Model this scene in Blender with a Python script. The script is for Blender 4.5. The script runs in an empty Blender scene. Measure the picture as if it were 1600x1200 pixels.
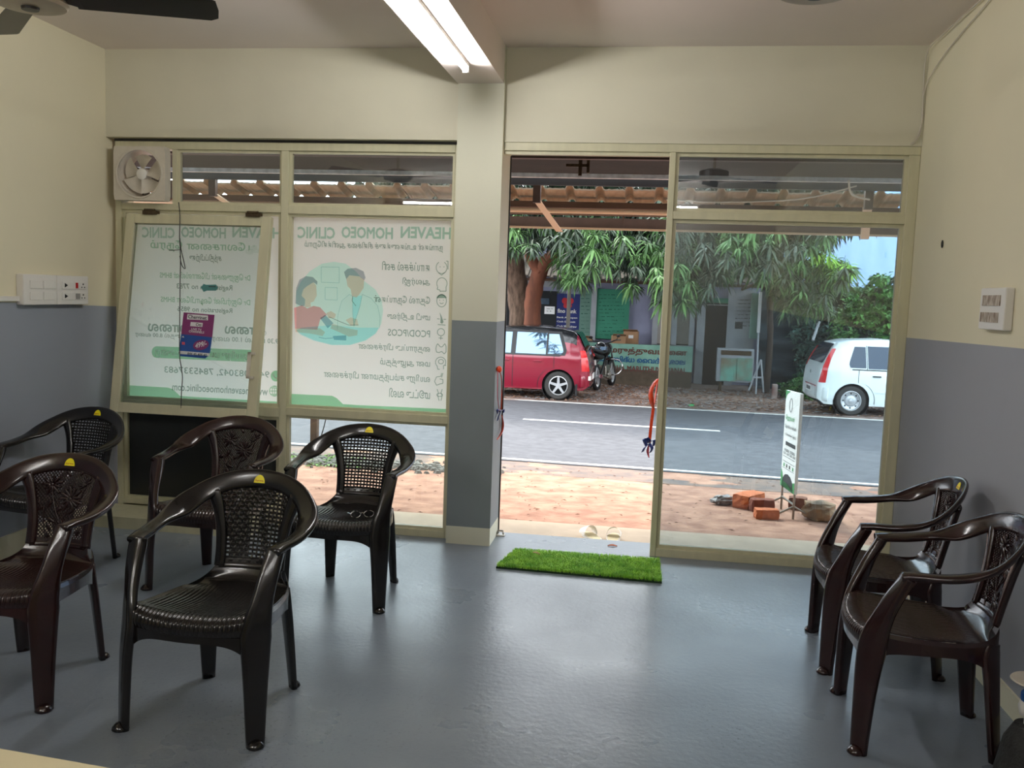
import bpy, math, random
from mathutils import Vector, Matrix
random.seed(7)
sc = bpy.context.scene
COL = sc.collection
PI = math.pi
# ---------------------------------------------------------------- camera, sky, sun, exposure
F = 1412.007
R0 = (0.98821192, 0.14905557, 0.03492342)
R1 = (0.04907754, -0.09236249, -0.99451524)
R2 = (-0.14501243, 0.98450577, -0.09858899)
CZ = 1.5
cam_d = bpy.data.cameras.new('camera'); cam = bpy.data.objects.new('camera', cam_d); COL.objects.link(cam)
cam_d.sensor_width = 36; cam_d.lens = F / 1600 * 36; cam_d.clip_start = .02; cam_d.clip_end = 300
mt = Matrix(((R0[0], -R1[0], -R2[0], 0), (R0[1], -R1[1], -R2[1], 0), (R0[2], -R1[2], -R2[2], CZ), (0, 0, 0, 1)))
cam.matrix_world = mt
sc.camera = cam
w = bpy.data.worlds.new('sky'); sc.world = w; w.use_nodes = True
wn = w.node_tree; bg = wn.nodes['Background']
bg.inputs[0].default_value = (.88, .94, 1.0, 1); bg.inputs[1].default_value = 3.3
sun_d = bpy.data.lights.new('sun', 'SUN'); sun_d.energy = 3.2; sun_d.angle = math.radians(14); sun_d.color = (1, .93, .82)
sun = bpy.data.objects.new('sun', sun_d); COL.objects.link(sun)
sun.rotation_euler = Vector((.42, -.62, -.80)).to_track_quat('-Z', 'Y').to_euler()
sc.view_settings.view_transform = 'Standard'; sc.view_settings.look = 'None'
sc.view_settings.gamma = 1; sc.view_settings.use_curve_mapping = False
sc.view_settings.exposure = 0.82
cy = sc.cycles
cy.caustics_reflective = False; cy.caustics_refractive = False; cy.blur_glossy = 1.0; cy.sample_clamp_indirect = 5.0; cy.transparent_max_bounces = 24
TUBE_POWER = 78.0

def ray(x, y):
    a, b = (x - 800) / F, (y - 600) / F
    return Vector([R0[i] * a + R1[i] * b + R2[i] for i in range(3)])
def at(x, y, Y):
    d = ray(x, y); t = Y / d[1]; return Vector((d[0] * t, Y, CZ + d[2] * t))
def gz(Y):
    if Y < 5.6: return -.1
    return -.1 - .042 * (min(Y, 17.6) - 5.6)

# ---------------------------------------------------------------- materials
def lin(c):
    return tuple(((v / 255) / 12.92 if v / 255 <= .04045 else ((v / 255 + .055) / 1.055) ** 2.4) for v in c)
def mat(name, c, rough=.6, metal=0, noise=0, nscale=8, c2=None, bump=0, bscale=40, coat=0, emit=0, trans=0, spec=.5, stretch=None, detail=4):
    m = bpy.data.materials.new(name); m.use_nodes = True; nt = m.node_tree; b = nt.nodes['Principled BSDF']
    L = lin(c); b.inputs['Base Color'].default_value = (*L, 1)
    b.inputs['Roughness'].default_value = rough; b.inputs['Metallic'].default_value = metal
    b.inputs['Specular IOR Level'].default_value = spec
    if coat: b.inputs['Coat Weight'].default_value = coat; b.inputs['Coat Roughness'].default_value = .06
    tc = None
    def coords():
        t = nt.nodes.new('ShaderNodeTexCoord'); mp = nt.nodes.new('ShaderNodeMapping')
        if stretch: mp.inputs['Scale'].default_value = stretch
        nt.links.new(t.outputs['Object'], mp.inputs['Vector']); return mp.outputs['Vector']
    if c2 or noise or bump: tc = coords()
    if c2 or noise:
        n = nt.nodes.new('ShaderNodeTexNoise'); n.inputs['Scale'].default_value = nscale; n.inputs['Detail'].default_value = detail
        nt.links.new(tc, n.inputs['Vector'])
        cr = nt.nodes.new('ShaderNodeValToRGB'); L2 = lin(c2) if c2 else tuple(v * (1 - noise) for v in L)
        cr.color_ramp.elements[0].color = (*L2, 1); cr.color_ramp.elements[1].color = (*L, 1)
        cr.color_ramp.elements[0].position = .35; cr.color_ramp.elements[1].position = .65
        nt.links.new(n.outputs['Fac'], cr.inputs['Fac']); nt.links.new(cr.outputs['Color'], b.inputs['Base Color'])
    if bump:
        n2 = nt.nodes.new('ShaderNodeTexNoise'); n2.inputs['Scale'].default_value = bscale; n2.inputs['Detail'].default_value = 5
        nt.links.new(tc, n2.inputs['Vector']); bp = nt.nodes.new('ShaderNodeBump'); bp.inputs['Strength'].default_value = bump; bp.inputs['Distance'].default_value = .01
        nt.links.new(n2.outputs['Fac'], bp.inputs['Height']); nt.links.new(bp.outputs['Normal'], b.inputs['Normal'])
    if emit: b.inputs['Emission Color'].default_value = (*L, 1); b.inputs['Emission Strength'].default_value = emit
    return m
def film(name, c, tl=.5, rough=.4):
    m = bpy.data.materials.new(name); m.use_nodes = True; nt = m.node_tree; nt.nodes.clear()
    o = nt.nodes.new('ShaderNodeOutputMaterial'); d = nt.nodes.new('ShaderNodeBsdfDiffuse'); t = nt.nodes.new('ShaderNodeBsdfTranslucent'); x = nt.nodes.new('ShaderNodeMixShader')
    L = (*lin(c), 1); d.inputs[0].default_value = L; t.inputs[0].default_value = L; x.inputs[0].default_value = tl
    nt.links.new(d.outputs[0], x.inputs[1]); nt.links.new(t.outputs[0], x.inputs[2]); nt.links.new(x.outputs[0], o.inputs[0]); return m
def ink(name, r, g, b_):
    m = bpy.data.materials.new(name); m.use_nodes = True; nt = m.node_tree; nt.nodes.clear()
    o = nt.nodes.new('ShaderNodeOutputMaterial'); t = nt.nodes.new('ShaderNodeBsdfTransparent'); t.inputs[0].default_value = (r, g, b_, 1); nt.links.new(t.outputs[0], o.inputs[0]); return m
def glass(name, tint=(240, 246, 246), boost=1.0, ior=1.5):
    m = bpy.data.materials.new(name); m.use_nodes = True; nt = m.node_tree; nt.nodes.clear()
    o = nt.nodes.new('ShaderNodeOutputMaterial'); g = nt.nodes.new('ShaderNodeBsdfGlossy'); t = nt.nodes.new('ShaderNodeBsdfTransparent'); x = nt.nodes.new('ShaderNodeMixShader'); f = nt.nodes.new('ShaderNodeFresnel')
    f.inputs[0].default_value = ior; g.inputs['Roughness'].default_value = 0.0; t.inputs[0].default_value = (*lin(tint), 1); g.inputs[0].default_value = (1, 1, 1, 1)
    nt.links.new(f.outputs[0], x.inputs[0]); nt.links.new(t.outputs[0], x.inputs[1]); nt.links.new(g.outputs[0], x.inputs[2]); nt.links.new(x.outputs[0], o.inputs[0]); return m
def wallmat(name, up, low, z0, slope, yref, base=None, zb=0):
    m = mat(name, up, .62, noise=0, bump=.12, bscale=14); nt = m.node_tree; b = nt.nodes['Principled BSDF']
    ge = nt.nodes.new('ShaderNodeNewGeometry'); sp = nt.nodes.new('ShaderNodeSeparateXYZ'); nt.links.new(ge.outputs['Position'], sp.inputs[0])
    def M(op, a, c):
        n = nt.nodes.new('ShaderNodeMath'); n.operation = op
        for i, v in enumerate((a, c)):
            if isinstance(v, (int, float)): n.inputs[i].default_value = v
            else: nt.links.new(v, n.inputs[i])
        return n.outputs[0]
    zl = M('ADD', M('MULTIPLY', M('SUBTRACT', sp.outputs['Y'], yref), slope), z0)
    fac = M('GREATER_THAN', sp.outputs['Z'], zl)
    no = nt.nodes.new('ShaderNodeTexNoise'); no.inputs['Scale'].default_value = 2.2; no.inputs['Detail'].default_value = 3
    nt.links.new(ge.outputs['Position'], no.inputs['Vector'])
    def mix(f, a, c):
        n = nt.nodes.new('ShaderNodeMix'); n.data_type = 'RGBA'
        if isinstance(f, (int, float)): n.inputs[0].default_value = f
        else: nt.links.new(f, n.inputs[0])
        for i, v in ((6, a), (7, c)):
            if isinstance(v, tuple): n.inputs[i].default_value = (*v, 1)
            else: nt.links.new(v, n.inputs[i])
        return n.outputs[2]
    u = mix(no.outputs['Fac'], lin(up), tuple(v * .93 for v in lin(up)))
    l = mix(no.outputs['Fac'], lin(low), tuple(v * .92 for v in lin(low)))
    c = mix(fac, l, u)
    if base:
        f2 = M('GREATER_THAN', sp.outputs['Z'], zb); c = mix(f2, lin(base), c)
    nt.links.new(c, b.inputs['Base Color']); return m

CREAM, GREY, CRBASE = (228, 220, 190), (150, 156, 166), (226, 220, 192)
M = {}
M['wall_left'] = wallmat('painted wall left', CREAM, GREY, 1.367, -.030, 4.29)
M['wall_right'] = wallmat('painted wall right', CREAM, (158, 160, 166), 1.363, -.015, 3.675)
M['wall_front'] = mat('front wall paint', (214, 209, 186), .6, bump=.12, bscale=14, noise=.06, nscale=2)
M['column'] = wallmat('column paint', (214, 212, 190), (128, 136, 138), 1.338, 0, 5, (214, 212, 190), .108)
M['ceiling'] = mat('ceiling paint', (238, 226, 218), .7, bump=.1, bscale=9, noise=.05, nscale=1.5)
M['skirt'] = mat('skirting paint', CRBASE, .5, bump=.08)
M['alu'] = mat('cream powder coated frame', (204, 199, 166), .42, noise=.08, nscale=25, stretch=(1, 1, .15), bump=.03)
M['alu_dark'] = mat('frame shadow gap gasket', (40, 38, 34), .6)
M['steel'] = mat('brushed steel', (150, 145, 135), .35, metal=.9)
M['rust'] = mat('rusty hinge steel', (88, 72, 52), .55, metal=.6, noise=.4, nscale=80)
M['white_pl'] = mat('white plastic', (228, 224, 216), .35)
M['off_pl'] = mat('aged off white plastic', (206, 198, 182), .4, noise=.06, nscale=30)
M['pl_seam'] = mat('grey seam plastic', (150, 145, 138), .5)
M['black'] = mat('black plastic', (18, 18, 18), .4)
M['chair_dark'] = mat('glossy black brown plastic', (21, 18, 17), .20, coat=.15, bump=.02, bscale=120)
M['chair_maroon'] = mat('glossy maroon brown plastic', (36, 16, 15), .20, coat=.15, bump=.02, bscale=120)
M['sticker_y'] = mat('yellow sticker', (255, 238, 20), .35)
M['sticker_r'] = mat('red sticker print', (176, 40, 24), .5)
M['glass'] = glass('window glass'); M['tinted'] = glass('slightly tinted glass', (226, 236, 240), ior=2.0)
M['banner'] = film('backlit white vinyl print', (246, 250, 246), .66)
M['b_green'] = ink('green vinyl ink', .40, .70, .48)
M['b_head'] = ink('teal vinyl lettering', .56, .76, .68)
M['b_text'] = ink('grey vinyl lettering', .40, .52, .47)
M['b_textg'] = ink('green vinyl lettering', .48, .74, .58)
M['b_teal'] = ink('pale teal vinyl ink', .76, .98, .93); M['b_teal2'] = ink('teal vinyl ink', .68, .96, 1.0)
M['b_pink'] = ink('pink vinyl ink', 1.0, .56, .58); M['b_skin'] = ink('peach vinyl ink', 1.0, .80, .72)
M['b_hair'] = ink('grey hair vinyl ink', .58, .62, .66); M['b_coat'] = ink('coat vinyl ink', .98, 1.0, 1.0); M['b_line'] = ink('pale outline ink', .66, .84, .84); M['b_cuff'] = ink('slate vinyl ink', .5, .66, .74)
M['b_white'] = film('white vinyl lettering', (250, 252, 248), .45)
M['darkpane'] = mat('opaque dark film', (42, 44, 42), .12, spec=.4)
M['fan_dark'] = mat('dark brown fan paint', (40, 32, 27), .35); M['fan_beige'] = mat('beige fan paint', (196, 180, 156), .35)
M['tube'] = mat('lit tube', (255, 255, 255), .5, emit=TUBE_POWER)
M['turf_base'] = mat('turf backing', (22, 52, 20), .9)
M['turf'] = mat('artificial grass blades', (172, 226, 78), .55, c2=(118, 188, 46), nscale=14)
M['orange'] = mat('orange satin ribbon', (240, 72, 24), .4); M['blue'] = mat('blue satin ribbon', (40, 60, 140), .4); M['pink'] = mat('pink thread', (220, 90, 110), .5)
M['desk'] = mat('cream laminate', (226, 214, 176), .35, noise=.04, nscale=6)
# outside
M['sand'] = mat('sandy earth', (172, 130, 106), .95, c2=(140, 98, 78), nscale=6, bump=.8, bscale=26, detail=8)
M['dirt'] = mat('brown leafy earth', (146, 126, 116), .95, c2=(108, 90, 82), nscale=5, bump=.5, bscale=22, detail=8)
M['asphalt'] = mat('worn asphalt', (82, 82, 86), .9, c2=(68, 68, 72), nscale=7, bump=.5, bscale=70, detail=9)
M['dusty'] = mat('dusty asphalt edge', (124, 102, 88), .95, c2=(94, 84, 80), nscale=6, bump=.4, bscale=50); M['line'] = mat('white road paint', (222, 220, 212), .7, noise=.15, nscale=20)
M['step'] = mat('pale cement step', (196, 176, 152), .85, noise=.15, nscale=6, bump=.2)
M['slab'] = mat('dark weathered concrete', (44, 39, 33), .9, noise=.35, nscale=5, bump=.3)
M['lip'] = mat('chipped white painted edge', (226, 230, 234), .6, noise=.3, nscale=18)
M['sheet'] = mat('grey fascia sheet', (66, 66, 68), .6, noise=.15, nscale=4)
M['tile'] = mat('clay roof tile', (164, 146, 124), .8, noise=.25, nscale=14, bump=.2)
M['wood'] = mat('weathered brown timber', (96, 72, 56), .8, noise=.3, nscale=12, stretch=(.2, 1, 1))
M['pipe'] = mat('beige pipe', (206, 184, 156), .5); M['ironw'] = mat('brown painted iron', (88, 70, 62), .6, noise=.2, nscale=9)
M['bark'] = mat('rough grey brown bark', (112, 92, 76), .95, c2=(70, 54, 42), nscale=14, bump=1, bscale=22, stretch=(1, 1, .3))
M['bark_red'] = mat('smooth reddish bark', (124, 74, 52), .9, c2=(92, 54, 38), nscale=6, bump=.5, bscale=18, stretch=(1, 1, .3))
def leafmat(name, c, c2, sc_=3):
    m = mat(name, c, .6, c2=c2, nscale=sc_, spec=.3); return m
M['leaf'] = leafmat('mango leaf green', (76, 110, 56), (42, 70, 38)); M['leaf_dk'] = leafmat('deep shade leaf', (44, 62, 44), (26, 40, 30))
M['leaf_y'] = leafmat('fresh yellow green leaf', (134, 176, 60), (80, 132, 44)); M['leaf_b'] = leafmat('bush leaf', (96, 148, 70), (50, 100, 56))
M['bwall'] = mat('lilac grey lime wash', (150, 152, 176), .9, noise=.2, nscale=2, bump=.2); M['bwall2'] = mat('pale grey wall', (168, 172, 176), .9, noise=.2, nscale=3)
M['mint'] = mat('mint painted parapet', (134, 178, 160), .85, c2=(108, 150, 134), nscale=2.2); M['mud'] = mat('mud stained plinth', (96, 84, 70), .95, noise=.3, nscale=5)
M['greenboard'] = mat('green painted board', (60, 140, 112), .7, noise=.15, nscale=3); M['greenboard2'] = mat('faded green board', (104, 138, 124), .8, noise=.15, nscale=3)
M['palewall'] = mat('pale blue wash wall', (150, 178, 208), .9, c2=(136, 166, 200), nscale=1.2, stretch=(2.5, 1, .6), bump=.1)
M['navy'] = mat('navy banner', (24, 42, 110), .6); M['white'] = mat('white paint', (226, 226, 224), .6); M['ink'] = mat('dark ink', (50, 54, 56), .7); M['red_ink'] = mat('red print', (196, 40, 50), .6)
M['brown_t'] = mat('brown sign paint', (96, 52, 44), .8); M['blue_t'] = mat('blue sign paint', (28, 84, 128), .8); M['maroon_t'] = mat('faded maroon sign paint', (106, 66, 60), .85)
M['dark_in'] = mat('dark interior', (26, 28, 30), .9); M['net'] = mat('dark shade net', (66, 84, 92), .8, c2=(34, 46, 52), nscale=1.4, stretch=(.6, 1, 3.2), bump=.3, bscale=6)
M['rooft'] = mat('old corrugated roofing', (92, 84, 74), .85, noise=.3, nscale=6)
M['card'] = mat('brown cardboard', (158, 122, 90), .8); M['cement'] = mat('grey cement', (128, 124, 116), .9, noise=.2, nscale=6)
M['brick'] = mat('orange clay brick', (202, 112, 66), .9, noise=.25, nscale=30, bump=.4); M['stone'] = mat('brown field stone', (176, 142, 108), .9, c2=(122, 108, 92), nscale=9, bump=.6, bscale=14)
M['red_p'] = mat('metallic red car paint', (132, 16, 42), .22, metal=.15, coat=.8); M['white_p'] = mat('white car paint', (226, 234, 232), .25, coat=.6)
M['carglass'] = mat('sky sheen car glass', (110, 136, 160), .04, spec=1, metal=.75); M['carglass2'] = mat('smoked car glass', (40, 54, 72), .04, spec=.8, metal=.3); M['rubber'] = mat('tyre rubber', (52, 50, 48), .85); M['alloy'] = mat('silver alloy', (196, 198, 200), .3, metal=.5)  # first glass: blue of the reflected sky is put into its colour
M['tail'] = mat('red lamp lens', (196, 20, 26), .15, coat=.5); M['trim'] = mat('black car trim', (22, 22, 24), .5); M['plate'] = mat('number plate', (226, 226, 220), .5); M['chrome'] = mat('chrome', (200, 200, 200), .12, metal=1)
M['signw'] = mat('white board print', (236, 240, 236), .5); M['sgreen'] = mat('green print', (60, 150, 84), .6)
M['purple'] = mat('magenta flyer print', (128, 44, 104), .5); M['fblue'] = mat('blue flyer print', (18, 74, 150), .5); M['tag'] = mat('teal plastic tag', (70, 130, 128), .5)
M['litter'] = mat('dry leaf litter', (168, 132, 108), .9, c2=(120, 92, 78), nscale=9); M['grassw'] = mat('weed leaves', (110, 140, 70), .7)

# ---------------------------------------------------------------- mesh builder
class MB:
    def __init__(s): s.v = []; s.f = []; s.m = []; s.ms = []; s.cur = 0; s.smooth = False
    def use(s, m):
        if m not in s.ms: s.ms.append(m)
        s.cur = s.ms.index(m); return s
    def add(s, vs, fs):
        n = len(s.v); s.v += [tuple(v) for v in vs]; s.f += [tuple(i + n for i in f) for f in fs]; s.m += [s.cur] * len(fs); return s
    def box(s, x0, x1, y0, y1, z0, z1, T=None, taper=None):
        vs = [Vector(p) for p in ((x0, y0, z0), (x1, y0, z0), (x1, y1, z0), (x0, y1, z0), (x0, y0, z1), (x1, y0, z1), (x1, y1, z1), (x0, y1, z1))]
        if T is not None: vs = [T @ v for v in vs]
        return s.add(vs, [(0, 3, 2, 1), (4, 5, 6, 7), (0, 1, 5, 4), (1, 2, 6, 5), (2, 3, 7, 6), (3, 0, 4, 7)])
    def hexa(s, q0, q1):
        return s.add(list(q0) + list(q1), [(0, 3, 2, 1), (4, 5, 6, 7), (0, 1, 5, 4), (1, 2, 6, 5), (2, 3, 7, 6), (3, 0, 4, 7)])
    def poly(s, pts): return s.add(pts, [tuple(range(len(pts)))])
    def prism(s, pts, d):
        n = len(pts); d = Vector(d); vs = [Vector(p) for p in pts] + [Vector(p) + d for p in pts]
        return s.add(vs, [tuple(range(n))[::-1], tuple(range(n, 2 * n))] + [(i, (i + 1) % n, n + (i + 1) % n, n + i) for i in range(n)])
    def grid(s, fn, nu, nv, cu=False, cv=False):
        vs = [fn(i / (nu if cu else nu - 1), j / (nv if cv else nv - 1)) for j in range(nv) for i in range(nu)]
        fs = []
        for j in range(nv if cv else nv - 1):
            for i in range(nu if cu else nu - 1):
                a, b = i, (i + 1) % nu; c, d = j, (j + 1) % nv
                fs.append((c * nu + a, c * nu + b, d * nu + b, d * nu + a))
        return s.add(vs, fs)
    def sweep(s, path, W, ab, n=12, e=3.0, closed=False, caps=True):
        P = [Vector(p) for p in path]; N = len(P); rings = []
        for i in range(N):
            t = (P[(i + 1) % N] - P[i - 1]) if closed else (P[min(i + 1, N - 1)] - P[max(i - 1, 0)])
            t.normalize(); wv = Vector(W[i] if isinstance(W, list) else W); wv = (wv - t * wv.dot(t)).normalized(); th = t.cross(wv)
            a, b = ab[i] if isinstance(ab, list) else ab; r = []
            for k in range(n):
                an = 2 * PI * (k + .5) / n; c, q = math.cos(an), math.sin(an)
                r.append(P[i] + wv * (a * math.copysign(abs(c) ** (2 / e), c)) + th * (b * math.copysign(abs(q) ** (2 / e), q)))
            rings.append(r)
        vs = [v for r in rings for v in r]; fs = []
        for j in range(N if closed else N - 1):
            j2 = (j + 1) % N
            for k in range(n): fs.append((j * n + k, j * n + (k + 1) % n, j2 * n + (k + 1) % n, j2 * n + k))
        if caps and not closed: fs += [tuple(range(n))[::-1], tuple((N - 1) * n + k for k in range(n))]
        return s.add(vs, fs)
    def tube(s, path, r, n=8, closed=False):
        P = [Vector(p) for p in path]; d = (P[-1] - P[0]); d = d if d.length > 1e-6 else P[1] - P[0]
        W = Vector((1, 0, 0)) if abs(d.normalized().x) < .8 else Vector((0, 0, 1))
        rr = [(q, q) for q in r] if isinstance(r, (list, tuple)) else (r, r)
        if isinstance(rr, list) and len(rr) != len(P): rr = rr[0]
        return s.sweep(P, W, rr, n, 2.0, closed)
    def lathe(s, prof, c=(0, 0, 0), ax='z', n=24, caps=True):
        c = Vector(c); vs = []; fs = []
        for r, h in prof:
            for k in range(n):
                a = 2 * PI * k / n; x, y = r * math.cos(a), r * math.sin(a)
                vs.append(c + (Vector((x, y, h)) if ax == 'z' else Vector((x, h, y)) if ax == 'y' else Vector((h, x, y))))
        for j in range(len(prof) - 1):
            for k in range(n): fs.append((j * n + k, j * n + (k + 1) % n, (j + 1) * n + (k + 1) % n, (j + 1) * n + k))
        if caps and prof[0][0] > 1e-5: fs.append(tuple(range(n))[::-1])
        if caps and prof[-1][0] > 1e-5: fs.append(tuple((len(prof) - 1) * n + k for k in range(n)))
        return s.add(vs, fs)
    def ball(s, c, r, nu=12, nv=8, T=None):
        c = Vector(c); r = (r, r, r) if not hasattr(r, '__len__') else r
        def fn(u, v):
            a, b = 2 * PI * u, PI * (v - .5); p = Vector((r[0] * math.cos(b) * math.cos(a), r[1] * math.cos(b) * math.sin(a), r[2] * math.sin(b)))
            if T is not None: p = T @ p
            return c + p
        return s.grid(fn, nu, nv, cu=True)
    def mesh(s, name, m=None, smooth=None):
        me = bpy.data.meshes.new(name); me.from_pydata(s.v, [], s.f)
        for q in (s.ms or [m]): me.materials.append(q)
        if s.ms: me.polygons.foreach_set('material_index', s.m)
        if smooth: me.polygons.foreach_set('use_smooth', [True] * len(me.polygons)); 
        me.update(); return me
    def build(s, name, m=None, parent=None, smooth=False, label=None, cat=None, group=None, kind=None, angle=40, bevel=0):
        me = s.mesh(name, m, smooth); o = bpy.data.objects.new(name, me); COL.objects.link(o)
        if smooth and angle: 
            try: me.set_sharp_from_angle(angle=math.radians(angle))
            except Exception: pass
        if parent is not None: o.parent = parent
        if bevel:
            b = o.modifiers.new('bevel', 'BEVEL'); b.width = bevel; b.segments = 2; b.limit_method = 'ANGLE'
        tag(o, label, cat, group, kind); return o
def tag(o, label=None, cat=None, group=None, kind=None):
    for k, v in (('label', label), ('category', cat), ('group', group), ('kind', kind)):
        if v: o[k] = v
    return o
def thing(name, label, cat, loc=(0, 0, 0), rz=0, group=None, kind=None):
    o = bpy.data.objects.new(name, None); COL.objects.link(o); o.location = loc; o.rotation_euler = (0, 0, rz); o.empty_display_size = .1
    return tag(o, label, cat, group, kind)
def copy_tree(o, parent=None):
    c = o.copy(); COL.objects.link(c); c.parent = parent
    for ch in list(o.children): copy_tree(ch, c)
    return c
def struct(mb, name, m=None, parent=None, **k): return mb.build(name, m, parent, kind=None if parent else 'structure', **k)
def interp(tab, x):
    if x <= tab[0][0]: return tab[0][1]
    for (a, p), (b, q) in zip(tab, tab[1:]):
        if x <= b: return p + (q - p) * (x - a) / (b - a)
    return tab[-1][1]
def smoothpath(P, n=6):
    P = [Vector(p) for p in P]; out = []
    for i in range(len(P) - 1):
        p0, p1, p2, p3 = P[max(i - 1, 0)], P[i], P[i + 1], P[min(i + 2, len(P) - 1)]
        for k in range(n):
            t = k / n; out.append(.5 * ((2 * p1) + (p2 - p0) * t + (2 * p0 - 5 * p1 + 4 * p2 - p3) * t * t + (3 * p1 - p0 - 3 * p2 + p3) * t ** 3))
    out.append(P[-1]); return out

# ---------------------------------------------------------------- lettering (flat print)
PRE = {'ெ': 'ெ', 'ே': 'ே', 'ை': 'ை', 'െ': 'െ', 'േ': 'േ', 'ൈ': 'ൈ'}
def visual(s):
    out = []
    for ch in s:
        if ch in PRE and out: out.insert(len(out) - 1, ch)
        elif ch == 'ொ': out.insert(len(out) - 1, 'ெ'); out.append('ா')
        elif ch == 'ோ': out.insert(len(out) - 1, 'ே'); out.append('ா')
        else: out.append(ch)
    return ''.join(out)
_tc = []
def text_verts(s, bold=.0):
    c = bpy.data.curves.new('letters', 'FONT'); c.body = visual(s); c.size = 1; c.fill_mode = 'FRONT'
    c.resolution_u = 2
    if bold: c.bevel_depth = bold; c.bevel_resolution = 0
    o = bpy.data.objects.new('letters', c); COL.objects.link(o)
    dg = bpy.context.evaluated_depsgraph_get(); me = bpy.data.meshes.new_from_object(o.evaluated_get(dg))
    vs = [v.co.copy() for v in me.vertices]; fs = [tuple(p.vertices) for p in me.polygons]
    bpy.data.objects.remove(o); bpy.data.curves.remove(c); bpy.data.meshes.remove(me)
    return vs, fs
def lettering(s, m, pa, pb, h=None, parent=None, up=(0, 0, 1), bold=.012, name='lettering', label=None):
    """flat letters from world point pa (where the line starts) to pb (where it ends), baseline centred on pa-pb"""
    vs, fs = text_verts(s, bold)
    if not vs: return None
    x0 = min(v.x for v in vs); x1 = max(v.x for v in vs); y0 = min(v.y for v in vs); y1 = max(v.y for v in vs)
    pa, pb, up = Vector(pa), Vector(pb), Vector(up).normalized(); d = (pb - pa); Lh = d.length; d.normalize()
    sx = Lh / (x1 - x0); sy = sx if h is None else h / (y1 - y0); nrm = d.cross(up)
    if nrm.y > 0: nrm = -nrm
    out = [pa + d * ((v.x - x0) * sx) + up * ((v.y - (y0 + y1) / 2) * sy) + nrm * (v.z * sx * .2) for v in vs]
    return MB().add(out, fs).build(name, m, parent, label=label)

# ================================================================ THE ROOM
XL, XR, YF, YB, ZC = -3.35, 1.415, 5.25, -.55, 2.90
struct(MB().box(XL - .2, XR + .2, YB - .2, 5.54, -.25, 0), 'floor', None)
fl = bpy.data.objects['floor']
mf = mat('grey blue floor paint', (116, 127, 140), .32, bump=0, spec=.5)
nt = mf.node_tree; b = nt.nodes['Principled BSDF']; tcn = nt.nodes.new('ShaderNodeTexCoord')
def tex(kind, scale, **k):
    n = nt.nodes.new(kind); n.inputs['Scale'].default_value = scale; nt.links.new(tcn.outputs['Object'], n.inputs['Vector'])
    for a, v in k.items(): n.inputs[a].default_value = v
    return n
def ramp(src, p0, p1, c0, c1):
    r = nt.nodes.new('ShaderNodeValToRGB'); r.color_ramp.elements[0].position = p0; r.color_ramp.elements[1].position = p1
    r.color_ramp.elements[0].color = (*c0, 1); r.color_ramp.elements[1].color = (*c1, 1); nt.links.new(src, r.inputs['Fac']); return r.outputs['Color']
big = tex('ShaderNodeTexNoise', 1.3, Detail=5); base = ramp(big.outputs['Fac'], .3, .7, lin((116, 125, 135)), lin((138, 147, 156)))
region = ramp(tex('ShaderNodeTexNoise', .9, Detail=3).outputs['Fac'], .48, .70, (0, 0, 0), (1, 1, 1))
spk = ramp(tex('ShaderNodeTexNoise', 70, Detail=6, Roughness=.7).outputs['Fac'], .36, .43, (1, 1, 1), (0, 0, 0))
mul = nt.nodes.new('ShaderNodeMix'); mul.data_type = 'RGBA'; mul.blend_type = 'MULTIPLY'; mul.inputs[0].default_value = 1
nt.links.new(region, mul.inputs[6]); nt.links.new(spk, mul.inputs[7])
mx = nt.nodes.new('ShaderNodeMix'); mx.data_type = 'RGBA'; nt.links.new(mul.outputs[2], mx.inputs[0]); nt.links.new(base, mx.inputs[6]); mx.inputs[7].default_value = (*lin((74, 80, 88)), 1)
nt.links.new(mx.outputs[2], b.inputs['Base Color'])
nt.links.new(ramp(big.outputs['Fac'], .3, .7, (.36,) * 3, (.24,) * 3), b.inputs['Roughness'])
bp = nt.nodes.new('ShaderNodeBump'); bp.inputs['Strength'].default_value = .2; bp.inputs['Distance'].default_value = .006
hgt = tex('ShaderNodeTexNoise', 38, Detail=6); addn = nt.nodes.new('ShaderNodeMath'); addn.operation = 'ADD'; nt.links.new(hgt.outputs['Fac'], addn.inputs[0]); nt.links.new(big.outputs['Fac'], addn.inputs[1])
nt.links.new(addn.outputs[0], bp.inputs['Height']); nt.links.new(bp.outputs['Normal'], b.inputs['Normal'])
fl.data.materials.clear(); fl.data.materials.append(mf)

struct(MB().box(XL - .2, XL, YB - .2, 5.54, 0, ZC), 'wall_left', M['wall_left'])
struct(MB().box(XR, XR + .2, YB - .2, 5.54, 0, ZC), 'wall_right', M['wall_right'])
struct(MB().box(XL, XR, YB - .2, YB, 0, ZC), 'wall_back', mat('white back wall paint', (236, 234, 228), .6))
struct(MB().box(XL - .2, XR + .2, YB - .2, 5.54, ZC, ZC + .15), 'ceiling', M['ceiling'])
struct(MB().box(XL, -1.14, 5.24, 5.50, 2.378, ZC), 'wall_front_left', M['wall_front'])
struct(MB().box(-.868, XR, 5.245, 5.50, 2.372, ZC), 'wall_front_right', M['wall_front'])
struct(MB().box(-1.135, -.868, 5.20, 5.53, 0, ZC), 'trim_1', M['column'])
struct(MB().box(-1.141, -.872, YB, 5.21, 2.69, ZC), 'trim_2', M['ceiling'])
struct(MB().box(XL, XL + .012, YB, 5.24, 0, .118), 'baseboard_left', M['skirt'])
struct(MB().box(XR - .010, XR, YB, 5.22, 0, .093), 'baseboard_right', M['skirt'])
struct(MB().box(XL, -2.3, 4.975, 5.28, 0, .072), 'trim_3', M['alu'])
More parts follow.
